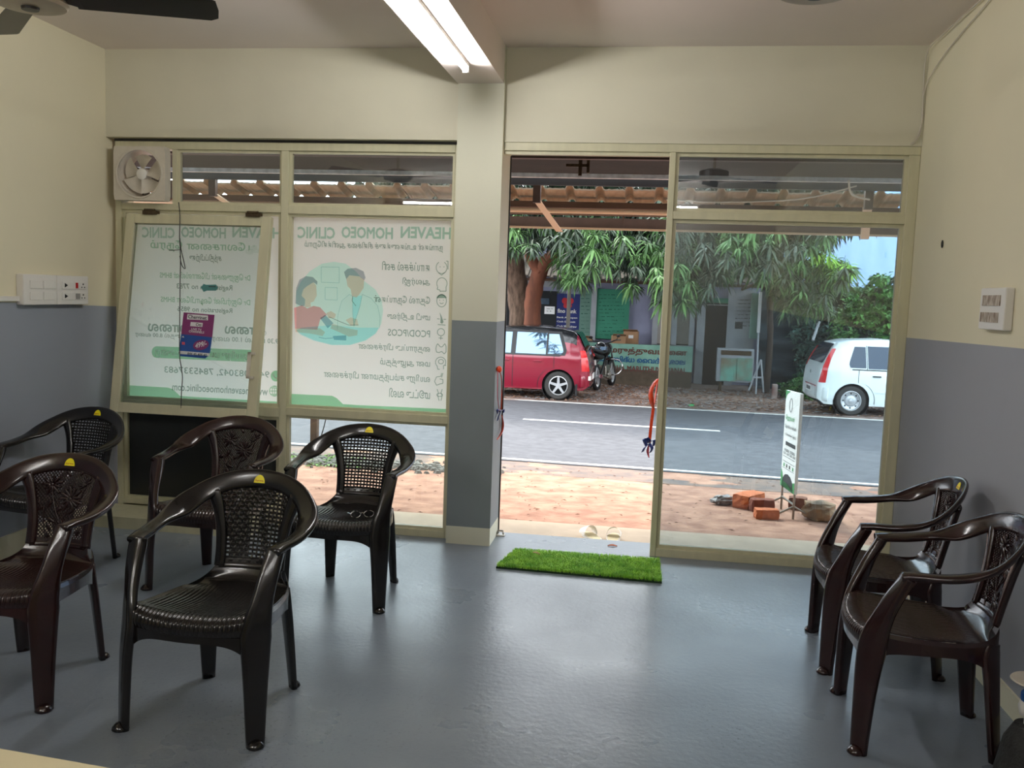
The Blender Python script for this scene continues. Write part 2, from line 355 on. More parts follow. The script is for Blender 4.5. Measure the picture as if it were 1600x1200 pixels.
# cream surface trunking on the left wall, ends at the switch box
t = MB().box(XL, XL + .022, 2.6, 4.413, 1.372, 1.398).build('cable_trunking', M['white_pl'], bevel=.002)
tag(t, 'white cable trunking strip running along the left wall to the switch box', 'cable trunking')

# ---- aluminium glazing, left (window_1)
def bar(mb, x0, x1, z0, z1, y0=5.30, y1=5.37, lip=True):
    mb.box(x0, x1, y0, y1, z0, z1)
YG = 5.335
w1 = thing('window_1', None, None, kind='structure')
fr = MB()
def fbox(x0, x1, z0, z1, y0=5.295, y1=5.375): 
    return MB().box(x0, x1, y0, y1, z0, z1).build('frame_bar', M['alu'], w1, bevel=.003)
fbox(-3.325, -3.285, 0, 2.362); fbox(-1.165, -1.136, 0, 2.362)
fbox(-3.285, -1.165, 2.315, 2.362)
fbox(-2.237, -2.190, 0, 2.315)
fbox(-3.285, -2.237, 1.945, 1.985); fbox(-2.190, -1.165, 1.940, 1.992)
fbox(-3.285, -2.237, .690, .750); fbox(-2.190, -1.165, .705, .755)
fbox(-3.285, -2.237, .075, .105); fbox(-2.190, -1.165, .0, .045)
MB().box(-3.33, -1.136, 5.30, 5.40, 2.362, 2.378).build('shadow_gap', M['alu_dark'], w1)
# glazing beads: thin inner rims round each pane
def bead(x0, x1, z0, z1, p, y0=5.312, t=.016, m='alu'):
    b = MB()
    b.box(x0, x0 + t, y0, y0 + .03, z0, z1).box(x1 - t, x1, y0, y0 + .03, z0, z1)
    b.box(x0 + t, x1 - t, y0, y0 + .03, z0, z0 + t).box(x0 + t, x1 - t, y0, y0 + .03, z1 - t, z1)
    return b.build('glazing_bead', M[m], p)
def pane(x0, x1, z0, z1, p, y=YG, m='glass'):
    return MB().box(x0, x1, y - .002, y + .002, z0, z1).build('pane', M[m], p)
bead(-2.915, -2.237, 1.985, 2.315, w1); pane(-2.90, -2.237, 1.985, 2.315, w1)
bead(-2.190, -1.165, 1.992, 2.315, w1); pane(-2.190, -1.165, 1.992, 2.315, w1)
MB().box(-2.945, -2.915, 5.30, 5.37, 1.985, 2.315).build('frame_bar', M['alu'], w1)
bead(-2.190, -1.165, .755, 1.940, w1); bead(-2.190, -1.165, .045, .705, w1)
pane(-2.190, -1.165, .045, .705, w1)
bead(-3.285, -2.237, .105, .690, w1, t=.022); MB().box(-3.285, -2.237, 5.333, 5.338, .105, .690).build('pane', M['darkpane'], w1, label='opaque black film covering the pane')
bead(-3.285, -2.237, .750, 1.945, w1, t=.02)
MB().box(-3.285, -2.237, 5.352, 5.37, .0, .075).build('frame_bar', M['alu'], w1)

# ---- glazing, right (door_1 = open doorway with its frame, window_2 = fixed glass beside it)
w2 = thing('window_2', None, None, kind='structure')
def fb2(x0, x1, z0, z1, y0=5.25, y1=5.33): return MB().box(x0, x1, y0, y1, z0, z1).build('frame_bar', M['alu'], w2, bevel=.003)
fb2(-.868, 1.414, 2.325, 2.372)
fb2(.078, .112, 0, 2.325); fb2(1.358, 1.414, 0, 2.325)
fb2(.112, 1.358, 1.955, 2.0); fb2(.112, 1.358, 0, .048)
def bead2(x0, x1, z0, z1, t=.02):
    b = MB(); y0, y1 = 5.268, 5.30
    b.box(x0, x0 + t, y0, y1, z0, z1).box(x1 - t, x1, y0, y1, z0, z1).box(x0 + t, x1 - t, y0, y1, z0, z0 + t).box(x0 + t, x1 - t, y0, y1, z1 - t, z1)
    b.build('glazing_bead', M['alu'], w2)
bead2(.112, 1.358, 2.0, 2.325); bead2(.112, 1.358, .048, 1.955)
pane(.112, 1.358, 2.0, 2.325, w2, 5.288, 'tinted'); pane(.112, 1.358, .048, 1.955, w2, 5.288, 'tinted')
MB().box(-.868, .078, 5.262, 5.30, 2.305, 2.325).build('glazing_bead', M['alu'], w2)
MB().box(-.868, -.861, 5.50, 5.515, 0.0, 2.33).build('door_stop', M['alu_dark'], w2)

# ================================================================ BANNERS behind the glass (read from the street, so mirrored here)
YBn = 5.345; YT = 5.3425
def P(x, y, Y=YT): return at(x, y, Y)
def banner_print(s, m, xr, xl, yt, yb, parent, bold=.012):
    # text runs right-to-left as seen from inside
    yc = (yt + yb) / 2
    a, c = P(xr, yc), P(xl, yc); z = (a.z + c.z) / 2; h = abs(P((xl + xr) / 2, yt).z - P((xl + xr) / 2, yb).z)
    a.z = c.z = z
    return lettering(s, M[m], a, c, h, parent, bold=bold)
def flat(pts, m, parent, name='printed_shape', off=0.0, label=None):
    return MB().poly([P(x, y, YT + .0012 - off) for x, y in pts]).build(name, M[m], parent, label=label)
def ell(cx, cy, rx, ry, a0=0, a1=360, n=28, rot=0):
    c, s = math.cos(math.radians(rot)), math.sin(math.radians(rot)); o = []
    for k in range(n + 1):
        a = math.radians(a0 + (a1 - a0) * k / n); x, y = rx * math.cos(a), ry * math.sin(a); o.append((cx + x * c - y * s, cy + x * s + y * c))
    return o
def stroke(pts, wpx, m, parent, off=.0006, closed=False, name='printed_line'):
    mb = MB(); q = list(pts) + ([pts[0]] if closed else [])
    for (x0, y0), (x1, y1) in zip(q, q[1:]):
        L = math.hypot(x1 - x0, y1 - y0) or 1; nx, ny = -(y1 - y0) / L * wpx / 2, (x1 - x0) / L * wpx / 2
        mb.poly([P(x, y, YT + .0012 - off) for x, y in ((x0 + nx, y0 + ny), (x1 + nx, y1 + ny), (x1 - nx, y1 - ny), (x0 - nx, y0 - ny))])
    return mb.build(name, M[m], parent)
bnR = MB().box(-2.190, -1.165, YBn, YBn + .0012, .755, 1.940).build('shop_banner', M['banner'])
tag(bnR, 'mirrored clinic banner with doctor and patient drawing behind the glass beside the column', 'banner')
for s, xr, xl in (('HEAVEN', 705, 626), ('HOMOEO', 614, 533.5), ('CLINIC', 523.5, 465)): banner_print(s, 'b_head', xr, xl, 354.5, 373, bnR, .03)
banner_print('நாங்கள் உங்களுக்குச் சிகிச்சை அளிக்கிறோம்', 'b_text', 692, 476, 378.5, 392, bnR)
for s, xl, yt, yb in (('காய்ச்சல் சளி', 597, 409, 423), ('அலர்ஜி', 629, 434, 448), ('தோல் நோய்கள்', 584, 462, 477.5), ('முடி உதிர்வு', 605, 489, 503), ('PCOD/PCOS', 606, 515, 526),
                     ('தைராய்டு பிரச்சனை', 560, 537, 551), ('மன அழுத்தம்', 594, 561, 575), ('வயிறு சம்பந்தமான பிரச்சனை', 506, 582, 597), ('மூட்டு வலி', 608, 607.5, 622)):
    banner_print(s, 'b_text', 672, xl, yt, yb, bnR)
# line icons
def icon(shapes, label=None):
    for s in shapes: stroke(s[0], s[1] if len(s) > 1 else 1.1, 'b_text', bnR, closed=(len(s) > 2))
icon([(ell(690, 418, 8.5, 9.5, -60, 240),), ([(685, 426), (690, 430), (696, 425)],), ([(697, 408), (700, 408), (700, 421)],), ([(687, 417), (688.5, 417)],), ([(693, 417), (694.5, 417)],)])
icon([(ell(690.5, 443, 8, 9, 150, 395),), ([(684, 448), (683, 452), (687, 453), (688, 456)],), ([(697, 448), (697, 455), (688, 455)],)])
icon([(ell(690, 470, 7.5, 9.5),), (ell(690, 472, 3, 2.5, 20, 160),), ([(686.5, 469), (687.5, 469)], 1.6), ([(692.5, 469), (693.5, 469)], 1.6)])
flat(ell(690, 468, 8.4, 8.5, 195, 345, 14), 'b_text', bnR, off=.0003)
flat([(687, 488), (689.5, 493), (693, 503), (691, 506), (688, 504.5), (688.5, 497)], 'b_text', bnR); icon([([(684, 507), (696, 508)],), ([(683, 498), (687, 498.5)],), ([(693, 499), (697, 499)],)])
icon([(ell(689, 519, 5.6, 5.6),), ([(689, 525), (688.6, 531)],), ([(685.5, 528), (692, 528.6)],)])
icon([([(682, 540), (684, 537), (688, 542), (691, 542), (695, 537), (697, 541), (697, 550), (694, 553), (690, 549), (686, 551), (682, 550), (681, 545)], 1.1, 1)])
icon([(ell(688.5, 566, 8, 8, 130, 400),), ([(683, 572), (684, 577), (687, 577)],), ([(693, 577), (693, 571), (697, 571)],), (ell(689, 565, 4, 3.5),)])
icon([([(690, 583), (689, 588), (682, 589), (679, 596), (682, 602), (687, 600), (692, 599), (692, 593), (687, 592)],), ([(692, 583), (690, 590)],)])
icon([([(683, 608), (685, 614), (684, 618), (686, 626)],), ([(691, 608), (689, 614), (691, 618), (689, 626)],), (ell(687, 617, 4.5, 2.6),)])
# illustration (layers of flat vinyl colour)
il = 'printed_picture'
flat([(463, 455), (470, 440), (484, 424), (503, 412), (522, 409), (540, 412), (556, 424), (570, 440), (586, 452), (596, 468), (598.5, 485), (596, 505), (588, 520), (572, 532), (548, 539), (520, 539), (492, 532), (472, 523), (463, 517)], 'b_teal', bnR, il)
for q in (((502, 417), (530, 417.5), (530, 442), (502, 441)), ((508, 449), (527, 449.5), (527, 469), (508, 468))): stroke(q, .9, 'b_line', bnR, closed=True, off=.0002)
flat([(463, 517), (470, 512), (520, 508), (560, 512), (592, 512), (586, 522), (570, 532), (546, 539), (518, 539), (490, 532), (470, 523)], 'b_teal2', bnR, il, .0002)
flat([(461.5, 474), (463, 450), (468, 437), (478, 431.5), (489, 433), (496, 440), (495.5, 445), (490, 441), (480, 447), (474, 452), (471, 462), (477, 468), (476, 478), (470, 478)], 'b_hair', bnR, il, .0004)
flat([(474, 452), (480, 447), (490, 441), (494, 446), (495, 462), (490, 471), (485, 473), (486, 480), (476, 480), (477, 468), (471, 462)], 'b_skin', bnR, il, .0006)
flat([(459.5, 481), (472, 477), (480, 482), (490, 478), (500, 480), (511, 492), (500, 500), (496, 515), (461, 513)], 'b_pink', bnR, il, .0008)
flat([(461, 512), (478, 514), (500, 513), (508, 519), (504, 525), (484, 521), (462, 519)], 'b_skin', bnR, il, .0010)
flat([(527, 515), (528, 492), (534, 470), (546, 460), (566, 458), (580, 466), (590, 478), (594, 496), (593, 513), (570, 515)], 'b_coat', bnR, il, .0004); stroke([(527, 515), (528, 492), (534, 470), (546, 460), (551, 463), (551, 490), (553, 510), (556, 498), (562, 480), (566, 460), (580, 466), (590, 478), (594, 496), (593, 513)], .8, 'b_line', bnR, .0009)
flat([(551, 463), (566, 462), (562, 480), (556, 498), (553, 510), (551, 490)], 'b_teal2', bnR, il, .0006)
flat([(541, 436), (546, 430), (562, 432), (569, 437), (568, 450), (562, 459), (557, 465), (550, 463), (548, 452), (543, 447)], 'b_skin', bnR, il, .0006)
flat([(537.5, 425), (543, 420), (556, 418.5), (568, 424), (571, 434), (569, 438), (562, 432), (546, 430), (541, 436)], 'b_hair', bnR, il, .0008)
flat([(500, 497), (508, 492), (521, 505), (512, 513)], 'b_cuff', bnR, il, .0012); flat([(519, 506), (540, 512), (559, 516), (558, 524), (545, 526), (530, 519), (516, 513)], 'b_skin', bnR, il, .0010)
flat([(510, 489), (517, 486), (525, 491), (523, 497), (513, 497)], 'b_skin', bnR, il, .0014); flat([(540, 500), (548, 496), (558, 499), (560, 508), (548, 509)], 'b_skin', bnR, il, .0014)
flat([(520, 525), (541, 524), (541, 532), (522, 531)], 'b_cuff', bnR, il, .0006)
stroke([(514, 495), (530, 502), (545, 508), (560, 508)], .9, 'b_text', bnR, .0016); stroke([(498, 527), (508, 529), (521, 528)], .9, 'b_cuff', bnR, .0016); stroke([(551, 463), (550, 470), (556, 478)], .9, 'b_text', bnR, .0012)
flat([(455, 615.5), (500, 617.5), (519, 618.5), (526, 622), (536, 631.5), (560, 633), (706, 639.5), (706, 652), (455, 642)], 'b_green', bnR, 'printed_band', .0002)

bnL = MB().box(-3.285, -2.237, YBn, YBn + .0012, .750, 1.945).build('shop_banner', M['banner'])
tag(bnL, 'mirrored clinic banner with opening hours and phone number seen through the tilted sash', 'banner')
for s, xr, xl in (('HEAVEN', 439, 363), ('HOMOEO', 353, 283), ('CLINIC', 273, 222)): banner_print(s, 'b_head', xr, xl, 355, 372, bnL, .03)
banner_print('ஆலோசனை', 'b_textg', 406, 291.6, 378, 396, bnL, .02); banner_print('நேரம்', 'b_textg', 284.6, 235, 375, 393, bnL, .02)
banner_print('சந்திப்பிற்கு', 'b_text', 346, 296, 397, 411, bnL, .02)
banner_print('Dr ஜெறுசைன் பினோஸ்லின் BHMS', 'b_textg', 391, 249.6, 426, 440, bnL, .02)
banner_print('Registration no 7783', 'b_text', 363, 276, 444, 455, bnL, .02)
banner_print('Dr ஜெர்மின் ஷோபிலோ BHMS', 'b_textg', 391, 251, 464, 478, bnL, .02)
banner_print('Registration no 9856', 'b_text', 363, 277, 480, 490, bnL, .02)
banner_print('மாலை', 'b_text', 295, 231, 506, 519, bnL, .03); banner_print('காலை', 'b_text', 416, 351, 510, 523, bnL, .03)
banner_print('5.00 முதல் 8.00 வரை', 'b_text', 303, 211, 520, 530, bnL); banner_print('9.30 முதல் 1.00 வரை', 'b_text', 435, 331, 526, 538, bnL)
flat(ell(245, 550, 8, 9, 90, 270, 14) + [(398, 546 + 1), (402, 553), (398, 566)], 'b_green', bnL, 'printed_band', 0)
banner_print('ஞாயிறு மட்டும் விடுமுறை', 'b_white', 393, 242.6, 546, 562, bnL, .02)
banner_print('9442083042, 7845337683', 'b_text', 421, 256.6, 576, 588, bnL); banner_print('www.heavenhomoeoclinic.com', 'b_text', 418.5, 269, 602, 614, bnL)
flat(ell(431, 587.6, 8, 8.5), 'b_green', bnL, 'printed_icon'); stroke([(427, 584), (428, 588), (432, 592), (436, 592)], 2, 'b_white', bnL)
for e in (ell(429, 611, 8, 8), ell(429, 611, 3.5, 8), [(421, 611), (437, 611)], [(423, 606), (435, 606.5)], [(423, 616), (435, 616.5)], [(429, 603), (429, 619)]): stroke(e, 1, 'b_green', bnL)
flat([(200, 602), (262, 605.5), (270, 608), (281, 618.5), (300, 620), (441, 628), (441, 640), (200, 630)], 'b_green', bnL, 'printed_band', .0002)

# ================================================================ TILTED SASH
sash = thing('window_sash', 'open top hung window sash in cream frame tilting into the room', 'window sash', (0, 5.29, 1.915))
S_ANG = math.atan2(.2, 1.215)
SL = 1.235
def sp_(x, d, o=0):  # x world, d distance down the sash, o outwards to the room
    return Vector((x, -math.sin(S_ANG) * d - math.cos(S_ANG) * o, -math.cos(S_ANG) * d + math.sin(S_ANG) * o))
def sbox(x0, x1, d0, d1, name, m, o0=-.02, o1=.02, bevel=.003, label=None, par=sash):
    q0 = [sp_(x0, d1, o1), sp_(x1, d1, o1), sp_(x1, d1, o0), sp_(x0, d1, o0)]; q1 = [sp_(x0, d0, o1), sp_(x1, d0, o1), sp_(x1, d0, o0), sp_(x0, d0, o0)]
    return MB().hexa(q0, q1).build(name, M[m], par, bevel=bevel, label=label)
SX0, SX1 = -3.235, -2.288
sbox(SX0, SX0 + .058, 0, SL, 'stile', 'alu'); sbox(SX1 - .062, SX1, 0, SL, 'stile', 'alu'); sbox(SX0 + .058, SX1 - .062, 0, .06, 'rail', 'alu'); sbox(SX0 + .058, SX1 - .062, SL - .062, SL, 'rail', 'alu')
sbox(SX0 + .05, SX1 - .055, .055, SL - .055, 'pane', 'glass', -.003, .001, 0)
hd = MB()
for d0, d1, a, b_ in ((.83, .845, -.395, -.352), (.975, .99, -.395, -.352), (.83, .99, -.395, -.378)):
    x0, x1 = -2.288 - .03 + (a + .352) * 1.0 - .005, -2.288 - .03 + (b_ + .352) * 1.0
    hd.hexa([sp_(x0 , d1, .03), sp_(x1, d1, .03), sp_(x1, d1, .022), sp_(x0, d1, .022)], [sp_(x0, d0, .03), sp_(x1, d0, .03), sp_(x1, d0, .022), sp_(x0, d0, .022)])
hd.build('pull_handle', M['off_pl'], sash)
for px in (235, 396):
    c = at(px, 335, 5.27); h = MB().box(c.x - .045, c.x + .045, -.035, .01, -.002, .022).tube([(c.x - .035, -.03, .024), (c.x + .035, -.03, .024)], .009)
    h.build('hinge', M['rust'], sash)
# flyer and tag stuck to the sash glass
def on_sash(px, py, off=.006):
    d = ray(px, py); n = Vector((0, -math.cos(S_ANG), math.sin(S_ANG))); o = Vector((0, 5.29, 1.915)) + n * off; C = Vector((0, 0, CZ)); t = (o - C).dot(n) / d.dot(n); return C + d * t
fy = MB().prism([on_sash(*q) for q in ((287, 488), (335, 492), (331.5, 527), (283, 522))], (0, .002, 0)).build('flyer', M['purple'])
tag(fy, 'purple and blue broadband flyer stuck on the tilted sash glass', 'flyer')
def fq(pts, m, name='printed_panel', off=.0075): return MB().poly([on_sash(x, y, off) for x, y in pts]).build(name, M[m], fy)
fq(((283, 522), (331.5, 527), (328, 552), (280, 548)), 'fblue', off=.0065); fq(((280, 548), (328, 552), (327, 556), (280, 553)), 'white', off=.0065); fq(((280, 553), (325, 556), (321, 560), (280, 556.5)), 'fblue', off=.0065)
fq(((293, 490.5), (325, 493), (325, 500.5), (292, 499)), 'white'); fq(((298, 503), (317, 504.5), (316, 511), (297, 509.5)), 'white'); fq(ell(314, 539, 12.5, 8, rot=-12), 'purple')
def ft(s, m, x0, y0, x1, y1, h, off=.0085):
    a, b_ = on_sash(x0, y0, off), on_sash(x1, y1, off); lettering(s, M[m], a, b_, abs(on_sash(x0, y0 - h / 2).z - on_sash(x0, y0 + h / 2).z), fy, up=(0, math.sin(S_ANG), math.cos(S_ANG)), bold=.02)
ft('Cherrinet', 'ink', 294, 494.5, 323, 497, 6); ft('Ott', 'ink', 306, 507, 315, 508, 5); ft('LIVE TV', 'white', 299, 514, 315, 515.5, 3.6); ft('CHANNELS', 'white', 295, 517.5, 319, 519.5, 3.6)
ft('499/-', 'white', 305, 540.5, 323, 536, 9); ft('844 45 400 40', 'ink', 293, 552.3, 323, 555, 4)
fq(((284, 534), (289, 534.5), (289, 539), (284, 538.5)), 'pink'); fq(((284, 527), (288, 527.5), (286, 524.5)), 'white')
tg = MB().prism([on_sash(*q) for q in ((314, 449), (318, 443.5), (322, 445), (337, 444.5), (340, 449), (337, 454), (323, 454), (318, 456))], (0, .006, 0)).build('hook_tag', M['tag'])
tag(tg, 'small teal pointed plastic tag stuck on the tilted sash glass', 'tag')
MB().prism([on_sash(*q, .007) for q in ((326, 447), (337, 447.3), (337, 448.6), (326, 448.3))], (0, .002, 0)).build('slot', M['black'], tg)
wr = [on_sash(x, y, .018) for x, y in ((281, 345), (280.5, 372), (281.5, 388), (282, 410), (281.5, 432), (281, 480), (280.5, 552), (283, 572), (285, 590), (283.5, 612), (283, 638))]
wr[0] = at(281, 336, 5.27)
wire = MB().tube(smoothpath([at(279, 316, 5.26), at(281, 336, 5.25)] + wr[1:], 3), .0032, 5).build('hanging_wire', M['black'])
tag(wire, 'thin black wire hanging from the wall fan in front of the sash glass', 'wire')
MB().tube(smoothpath([on_sash(281, 372, .022), on_sash(283, 390, .03), on_sash(288, 412, .03), on_sash(289, 420, .03), on_sash(284, 414, .03), on_sash(281, 400, .02)], 4), .0028, 5).build('wire_loop', M['black'], wire)
MB().tube(smoothpath([on_sash(264, 391, .02), on_sash(272, 391, .024), on_sash(281, 390, .02)], 3), .0025, 5).build('wire_end', M['black'], wire)

# ================================================================ EXHAUST FAN
ef = thing('exhaust_fan', 'square off white exhaust fan in the top left window corner', 'exhaust fan', (-3.118, 5.25, 2.157))
def ring_plate(hw, hh, r, y0, y1, n=40):
    mb = MB(); vs = []; 
    for y in (y0, y1):
        for k in range(n):
            a = 2 * PI * k / n; c, s = math.cos(a), math.sin(a); q = min(hw / max(abs(c), 1e-6), hh / max(abs(s), 1e-6)); vs.append((c * q, y, s * q)); vs.append((c * r, y, s * r))
    fs = []
    for k in range(n):
        a, b_, c, d = 2 * k, 2 * k + 1, 2 * ((k + 1) % n), 2 * ((k + 1) % n) + 1; o = 2 * n
        fs += [(a, c, d, b_), (a + o, b_ + o, d + o, c + o), (a, a + o, c + o, c), (b_, d, d + o, b_ + o)]
    return mb.add(vs, fs)
ring_plate(.170, .163, .142, -.03, 0.035, 48).build('housing', M['off_pl'], ef, smooth=False)
sh = MB(); sh.grid(lambda u, v: Vector((math.cos(2 * PI * u) * (.148 - .022 * v), -.034 + .12 * v, math.sin(2 * PI * u) * (.148 - .022 * v))), 40, 6, cu=True).build('shroud', M['off_pl'], ef, smooth=True)
MB().lathe([(.141, -.034), (.150, -.036), (.152, -.03), (.141, -.03)], ax='y', n=40, caps=False).build('shroud_rim', M['off_pl'], ef, smooth=True)
for k in range(5):
    a0 = 2 * PI * k / 5 + .25
    bl = MB().grid(lambda u, v: Vector(((.032 + .088 * u) * math.cos(a0 + (v - .5) * (1.0 + .15 * u)), .01 + (v - .5) * .035, (.032 + .088 * u) * math.sin(a0 + (v - .5) * (1.0 + .15 * u)))), 6, 6)
    bl.build('fan_blade', M['off_pl'], ef, smooth=True)
MB().lathe([(.0, -.012), (.02, -.012), (.034, -.004), (.036, .02), (.036, .06), (0, .06)], ax='y', n=24).build('hub', M['white_pl'], ef, smooth=True)
mo = MB().lathe([(.0, .07), (.045, .07), (.045, .15), (0, .15)], ax='y', n=20)
mo.build('motor', M['pl_seam'], ef)
sb = MB()
for a in (.9, 2.6, 4.4, 5.6): sb.tube([(.03 * math.cos(a), .085, .03 * math.sin(a)), (.125 * math.cos(a), .075, .125 * math.sin(a))], .004, 6)
sb.build('motor_bracket', M['black'], ef)
MB().box(-.15, -.02, .12, .13, -.12, .02).box(.02, .13, .12, .13, -.13, -.02).build('louvre', M['pl_seam'], ef)

# ================================================================ SWITCH BOXES
sl = thing('switch_box', 'wide white switch and socket box on the left wall', 'switch box', (XL, 4.697, 1.435))
for y0, y1 in ((-.284, -.006), (-.003, .284)): MB().box(0, .045, y0, y1, -.083, .083).build('cover_plate', M['white_pl'], sl, bevel=.005)
for dz in (.028, -.034):
    for y0, y1 in ((-.235, -.135), (-.125, -.03)): MB().box(.045, .050, y0, y1, dz - .022, dz + .022).build('blank_plate', M['white_pl'], sl, bevel=.002)
    MB().box(.045, .050, .035, .135, dz - .022, dz + .022).build('switch_plate', M['white_pl'], sl, bevel=.002)
    MB().prism([(.0505, .055, dz - .012), (.0505, .055, dz + .012), (.0505, .082, dz)], (.002, 0, 0)).build('switch_mark', M['black'], sl)
    MB().box(.045, .050, .150, .255, dz - .022, dz + .022).build('socket_plate', M['white_pl'], sl, bevel=.002)
    q = MB(); q.lathe([(.005, .050), (.005, .052), (0, .052)], (0, .225, dz + .008), 'x', 8)
    for yy in (.212, .238): q.lathe([(.004, .050), (.004, .052), (0, .052)], (0, yy, dz - .010), 'x', 8)
    q.build('socket_holes', M['black'], sl)
    MB().box(.050, .055, .155, .172 if dz > 0 else .19, dz - .016, dz + .016).build('rocker', M['tail' if dz > 0 else 'pl_seam'], sl, label='red rocker switch' if dz > 0 else None)
sr = thing('switch_box', 'small white masked switch box on the right wall, paint smeared', 'switch box', (XR, 3.94, 1.51))
MB().box(-.035, 0, -.135, .135, -.085, .085).build('cover_plate', M['white_pl'], sr, bevel=.005)
smear = mat('brown paint smears', (206, 196, 180), .6, c2=(120, 98, 78), nscale=55, stretch=(1, 1, .35))
MB().box(-.039, -.035, -.09, .10, .012, .055).build('switch_row', smear, sr); MB().box(-.039, -.035, -.08, .11, -.055, -.015).build('switch_row', smear, sr)
hk = MB().ball((XR - .004, 4.75, 1.82), (.006, .009, .02), 8, 6).build('wall_plug', M['black']); tag(hk, 'tiny black plug in the cream right wall above the grey band', 'wall plug')

# ================================================================ CABLES in the right corner
cb = MB()
cb.tube(smoothpath([(XR - .012, 2.2, 2.885), (XR - .012, 3.4, 2.886), (XR - .014, 4.2, 2.88), (XR - .02, 5.0, 2.872), (XR - .02, 5.22, 2.84), (XR - .015, 5.235, 2.6), (XR - .012, 5.235, 2.5), (XR - .03, 5.235, 2.42), (XR - .06, 5.24, 2.378)], 5), .0035, 6)
cb.tube(smoothpath([(XR - .01, 2.2, 2.878), (XR - .01, 4.0, 2.868), (XR - .01, 4.5, 2.83), (XR - .01, 5.0, 2.76), (XR - .014, 5.225, 2.66), (XR - .014, 5.235, 2.45), (XR - .05, 5.238, 2.378)], 5), .003, 6)
tag(cb.build('cable_pair', M['off_pl']), 'two thin cables running along the ceiling corner above the right glazing', 'cable')

# ================================================================ TUBE LIGHTS on the beam
def tube_light(name, label, y0, y1, x=-1.0):
    t = thing(name, label, 'tube light', (x, (y0 + y1) / 2, 2.69)); h = (y1 - y0) / 2
    MB().box(-.016, .016, -h, h, -.022, 0).build('batten', M['white_pl'], t, bevel=.003)
    MB().tube([(0, -h + .03, -.036), (0, h - .0, -.036)], .0135, 14).build('tube', M['tube'], t, smooth=True)
    for s in (-1, 1): MB().box(-.015, .015, s * h - .012, s * h + .012, -.05, 0).build('end_cap', M['white_pl'], t, bevel=.002)
    return t
tube_light('tube_light', 'lit white tube light under the ceiling beam ending near the column', 3.53, 4.75)
for xc, lb in ((-2.52, 'lit tube light on the back wall, left of the beam'), (-.07, 'lit tube light on the back wall, right of the beam')):
    t = thing('tube_light', lb, 'tube light', (xc, YB, 2.60), group='tube lights on the back wall')
    MB().box(-.61, .61, 0, .022, -.02, .02).build('batten', M['white_pl'], t, bevel=.003); MB().tube([(-.58, .036, 0), (.58, .036, 0)], .0135, 14).build('tube', M['tube'], t, smooth=True)
    for q in (-1, 1): MB().box(q * .61 - .012, q * .61 + .012, 0, .05, -.016, .016).build('end_cap', M['white_pl'], t, bevel=.002)

# ================================================================ CEILING FANS
def ceiling_fan(label, x, y, z, rots, L=.56):
    t = thing('ceiling_fan', label, 'ceiling fan', (x, y, z))
    MB().lathe([(0, -.010), (.028, -.009), (.030, 0)], n=24).build('centre_cap', M['fan_dark'], t, smooth=True)
    MB().lathe([(.030, 0), (.090, .001), (.116, .006), (.124, .018), (.118, .028), (.104, .032)], n=48).build('hub_cover', M['fan_beige'], t, smooth=True)
    MB().lathe([(.112, .028), (.118, .034), (.118, .075), (.06, .095), (.02, .10)], n=36).build('motor_body', M['fan_dark'], t, smooth=True)
    MB().tube([(0, 0, .09), (0, 0, ZC - z - .03)], .012, 12).build('down_rod', M['fan_beige'], t, smooth=True)
    MB().lathe([(.02, ZC - z - .07), (.055, ZC - z - .02), (.06, ZC - z)], n=24).build('canopy', M['fan_beige'], t, smooth=True)
    for r in rots:
        T = Matrix.Rotation(r, 4, 'Z')
        q = [T @ Vector(p) for p in ((.10, -.020, .036), (.10, .020, .030), (.165, .046, .020), (.165, -.046, .044))]
        MB().prism(q, (0, 0, .004)).build('blade_arm', M['fan_dark'], t)
        pts = [(.145, -.052, .046), (.145, .052, .020), (L + .05, .066, .018), (L + .078, .050, .022), (L + .088, .0, .034), (L + .088, -.060, .048), (L + .078, -.066, .050)]
        MB().prism([T @ Vector(p) for p in pts], (0, 0, .003)).build('fan_blade', M['fan_dark'], t)
    return t
ceiling_fan('dark bladed ceiling fan with beige hub at the top left corner', -2.19, 2.985, 2.44, (.28, .28 + 2 * PI / 3, .28 + 4 * PI / 3), .55)
ceiling_fan('beige hub of another ceiling fan peeking at the top edge above the doorway', .468, 3.03, 2.462, (-.52, PI + .52, -PI / 2), .50)

# ================================================================ PLASTIC ARMCHAIRS
def yb(z, x=0): return interp([(.43, -.200), (.46, -.213), (.52, -.226), (.60, -.244), (.70, -.268), (.80, -.298)], z) + 1.3 * x * x
SEATROWS = [(.250, .352, .186), (.262, .362, .196), (.267, .380, .203), (.262, .398, .207), (.246, .411, .210), (.21, .414, .212), (.15, .405, .216), (.05, .396, .213), (-.05, .392, .200), (-.12, .394, .184), (-.160, .402, .170), (-.188, .418, .154), (-.203, .440, .138), (-.212, .462, .128), (-.2175, .480, .124)]
def seat_mesh(m):
    rows = smoothpath([Vector(r) for r in SEATROWS], 4); n = len(rows); NU = 241; mb = MB()
    def fn(u, v):
        r = rows[min(int(round(v * (n - 1))), n - 1)]; uu = 2 * u - 1; x = uu * r.z; y, z = r.x, r.y
        front = max(0, min(1, (y - .15) / .1)); y -= .034 * uu * uu * front
        mid = max(0, min(1, (y + .13) / .06))
        rib = .0022 * math.cos(2 * PI * x / .0155) * mid * (1 if abs(uu) < .93 else 0)
        if v < .22: y += rib * .9
        z += rib + .014 * uu ** 4 * mid * (0 if v < .2 else 1) - .012 * (1 - uu * uu) * max(0, 1 - abs((y - .0) / .2)) * mid
        if y < -.17: y += 1.3 * x * x * min(1, (-.17 - y) / .03)
        return Vector((x, y, z))
    mb.grid(fn, NU, n)
    me = mb.mesh('seat', m, True); return me
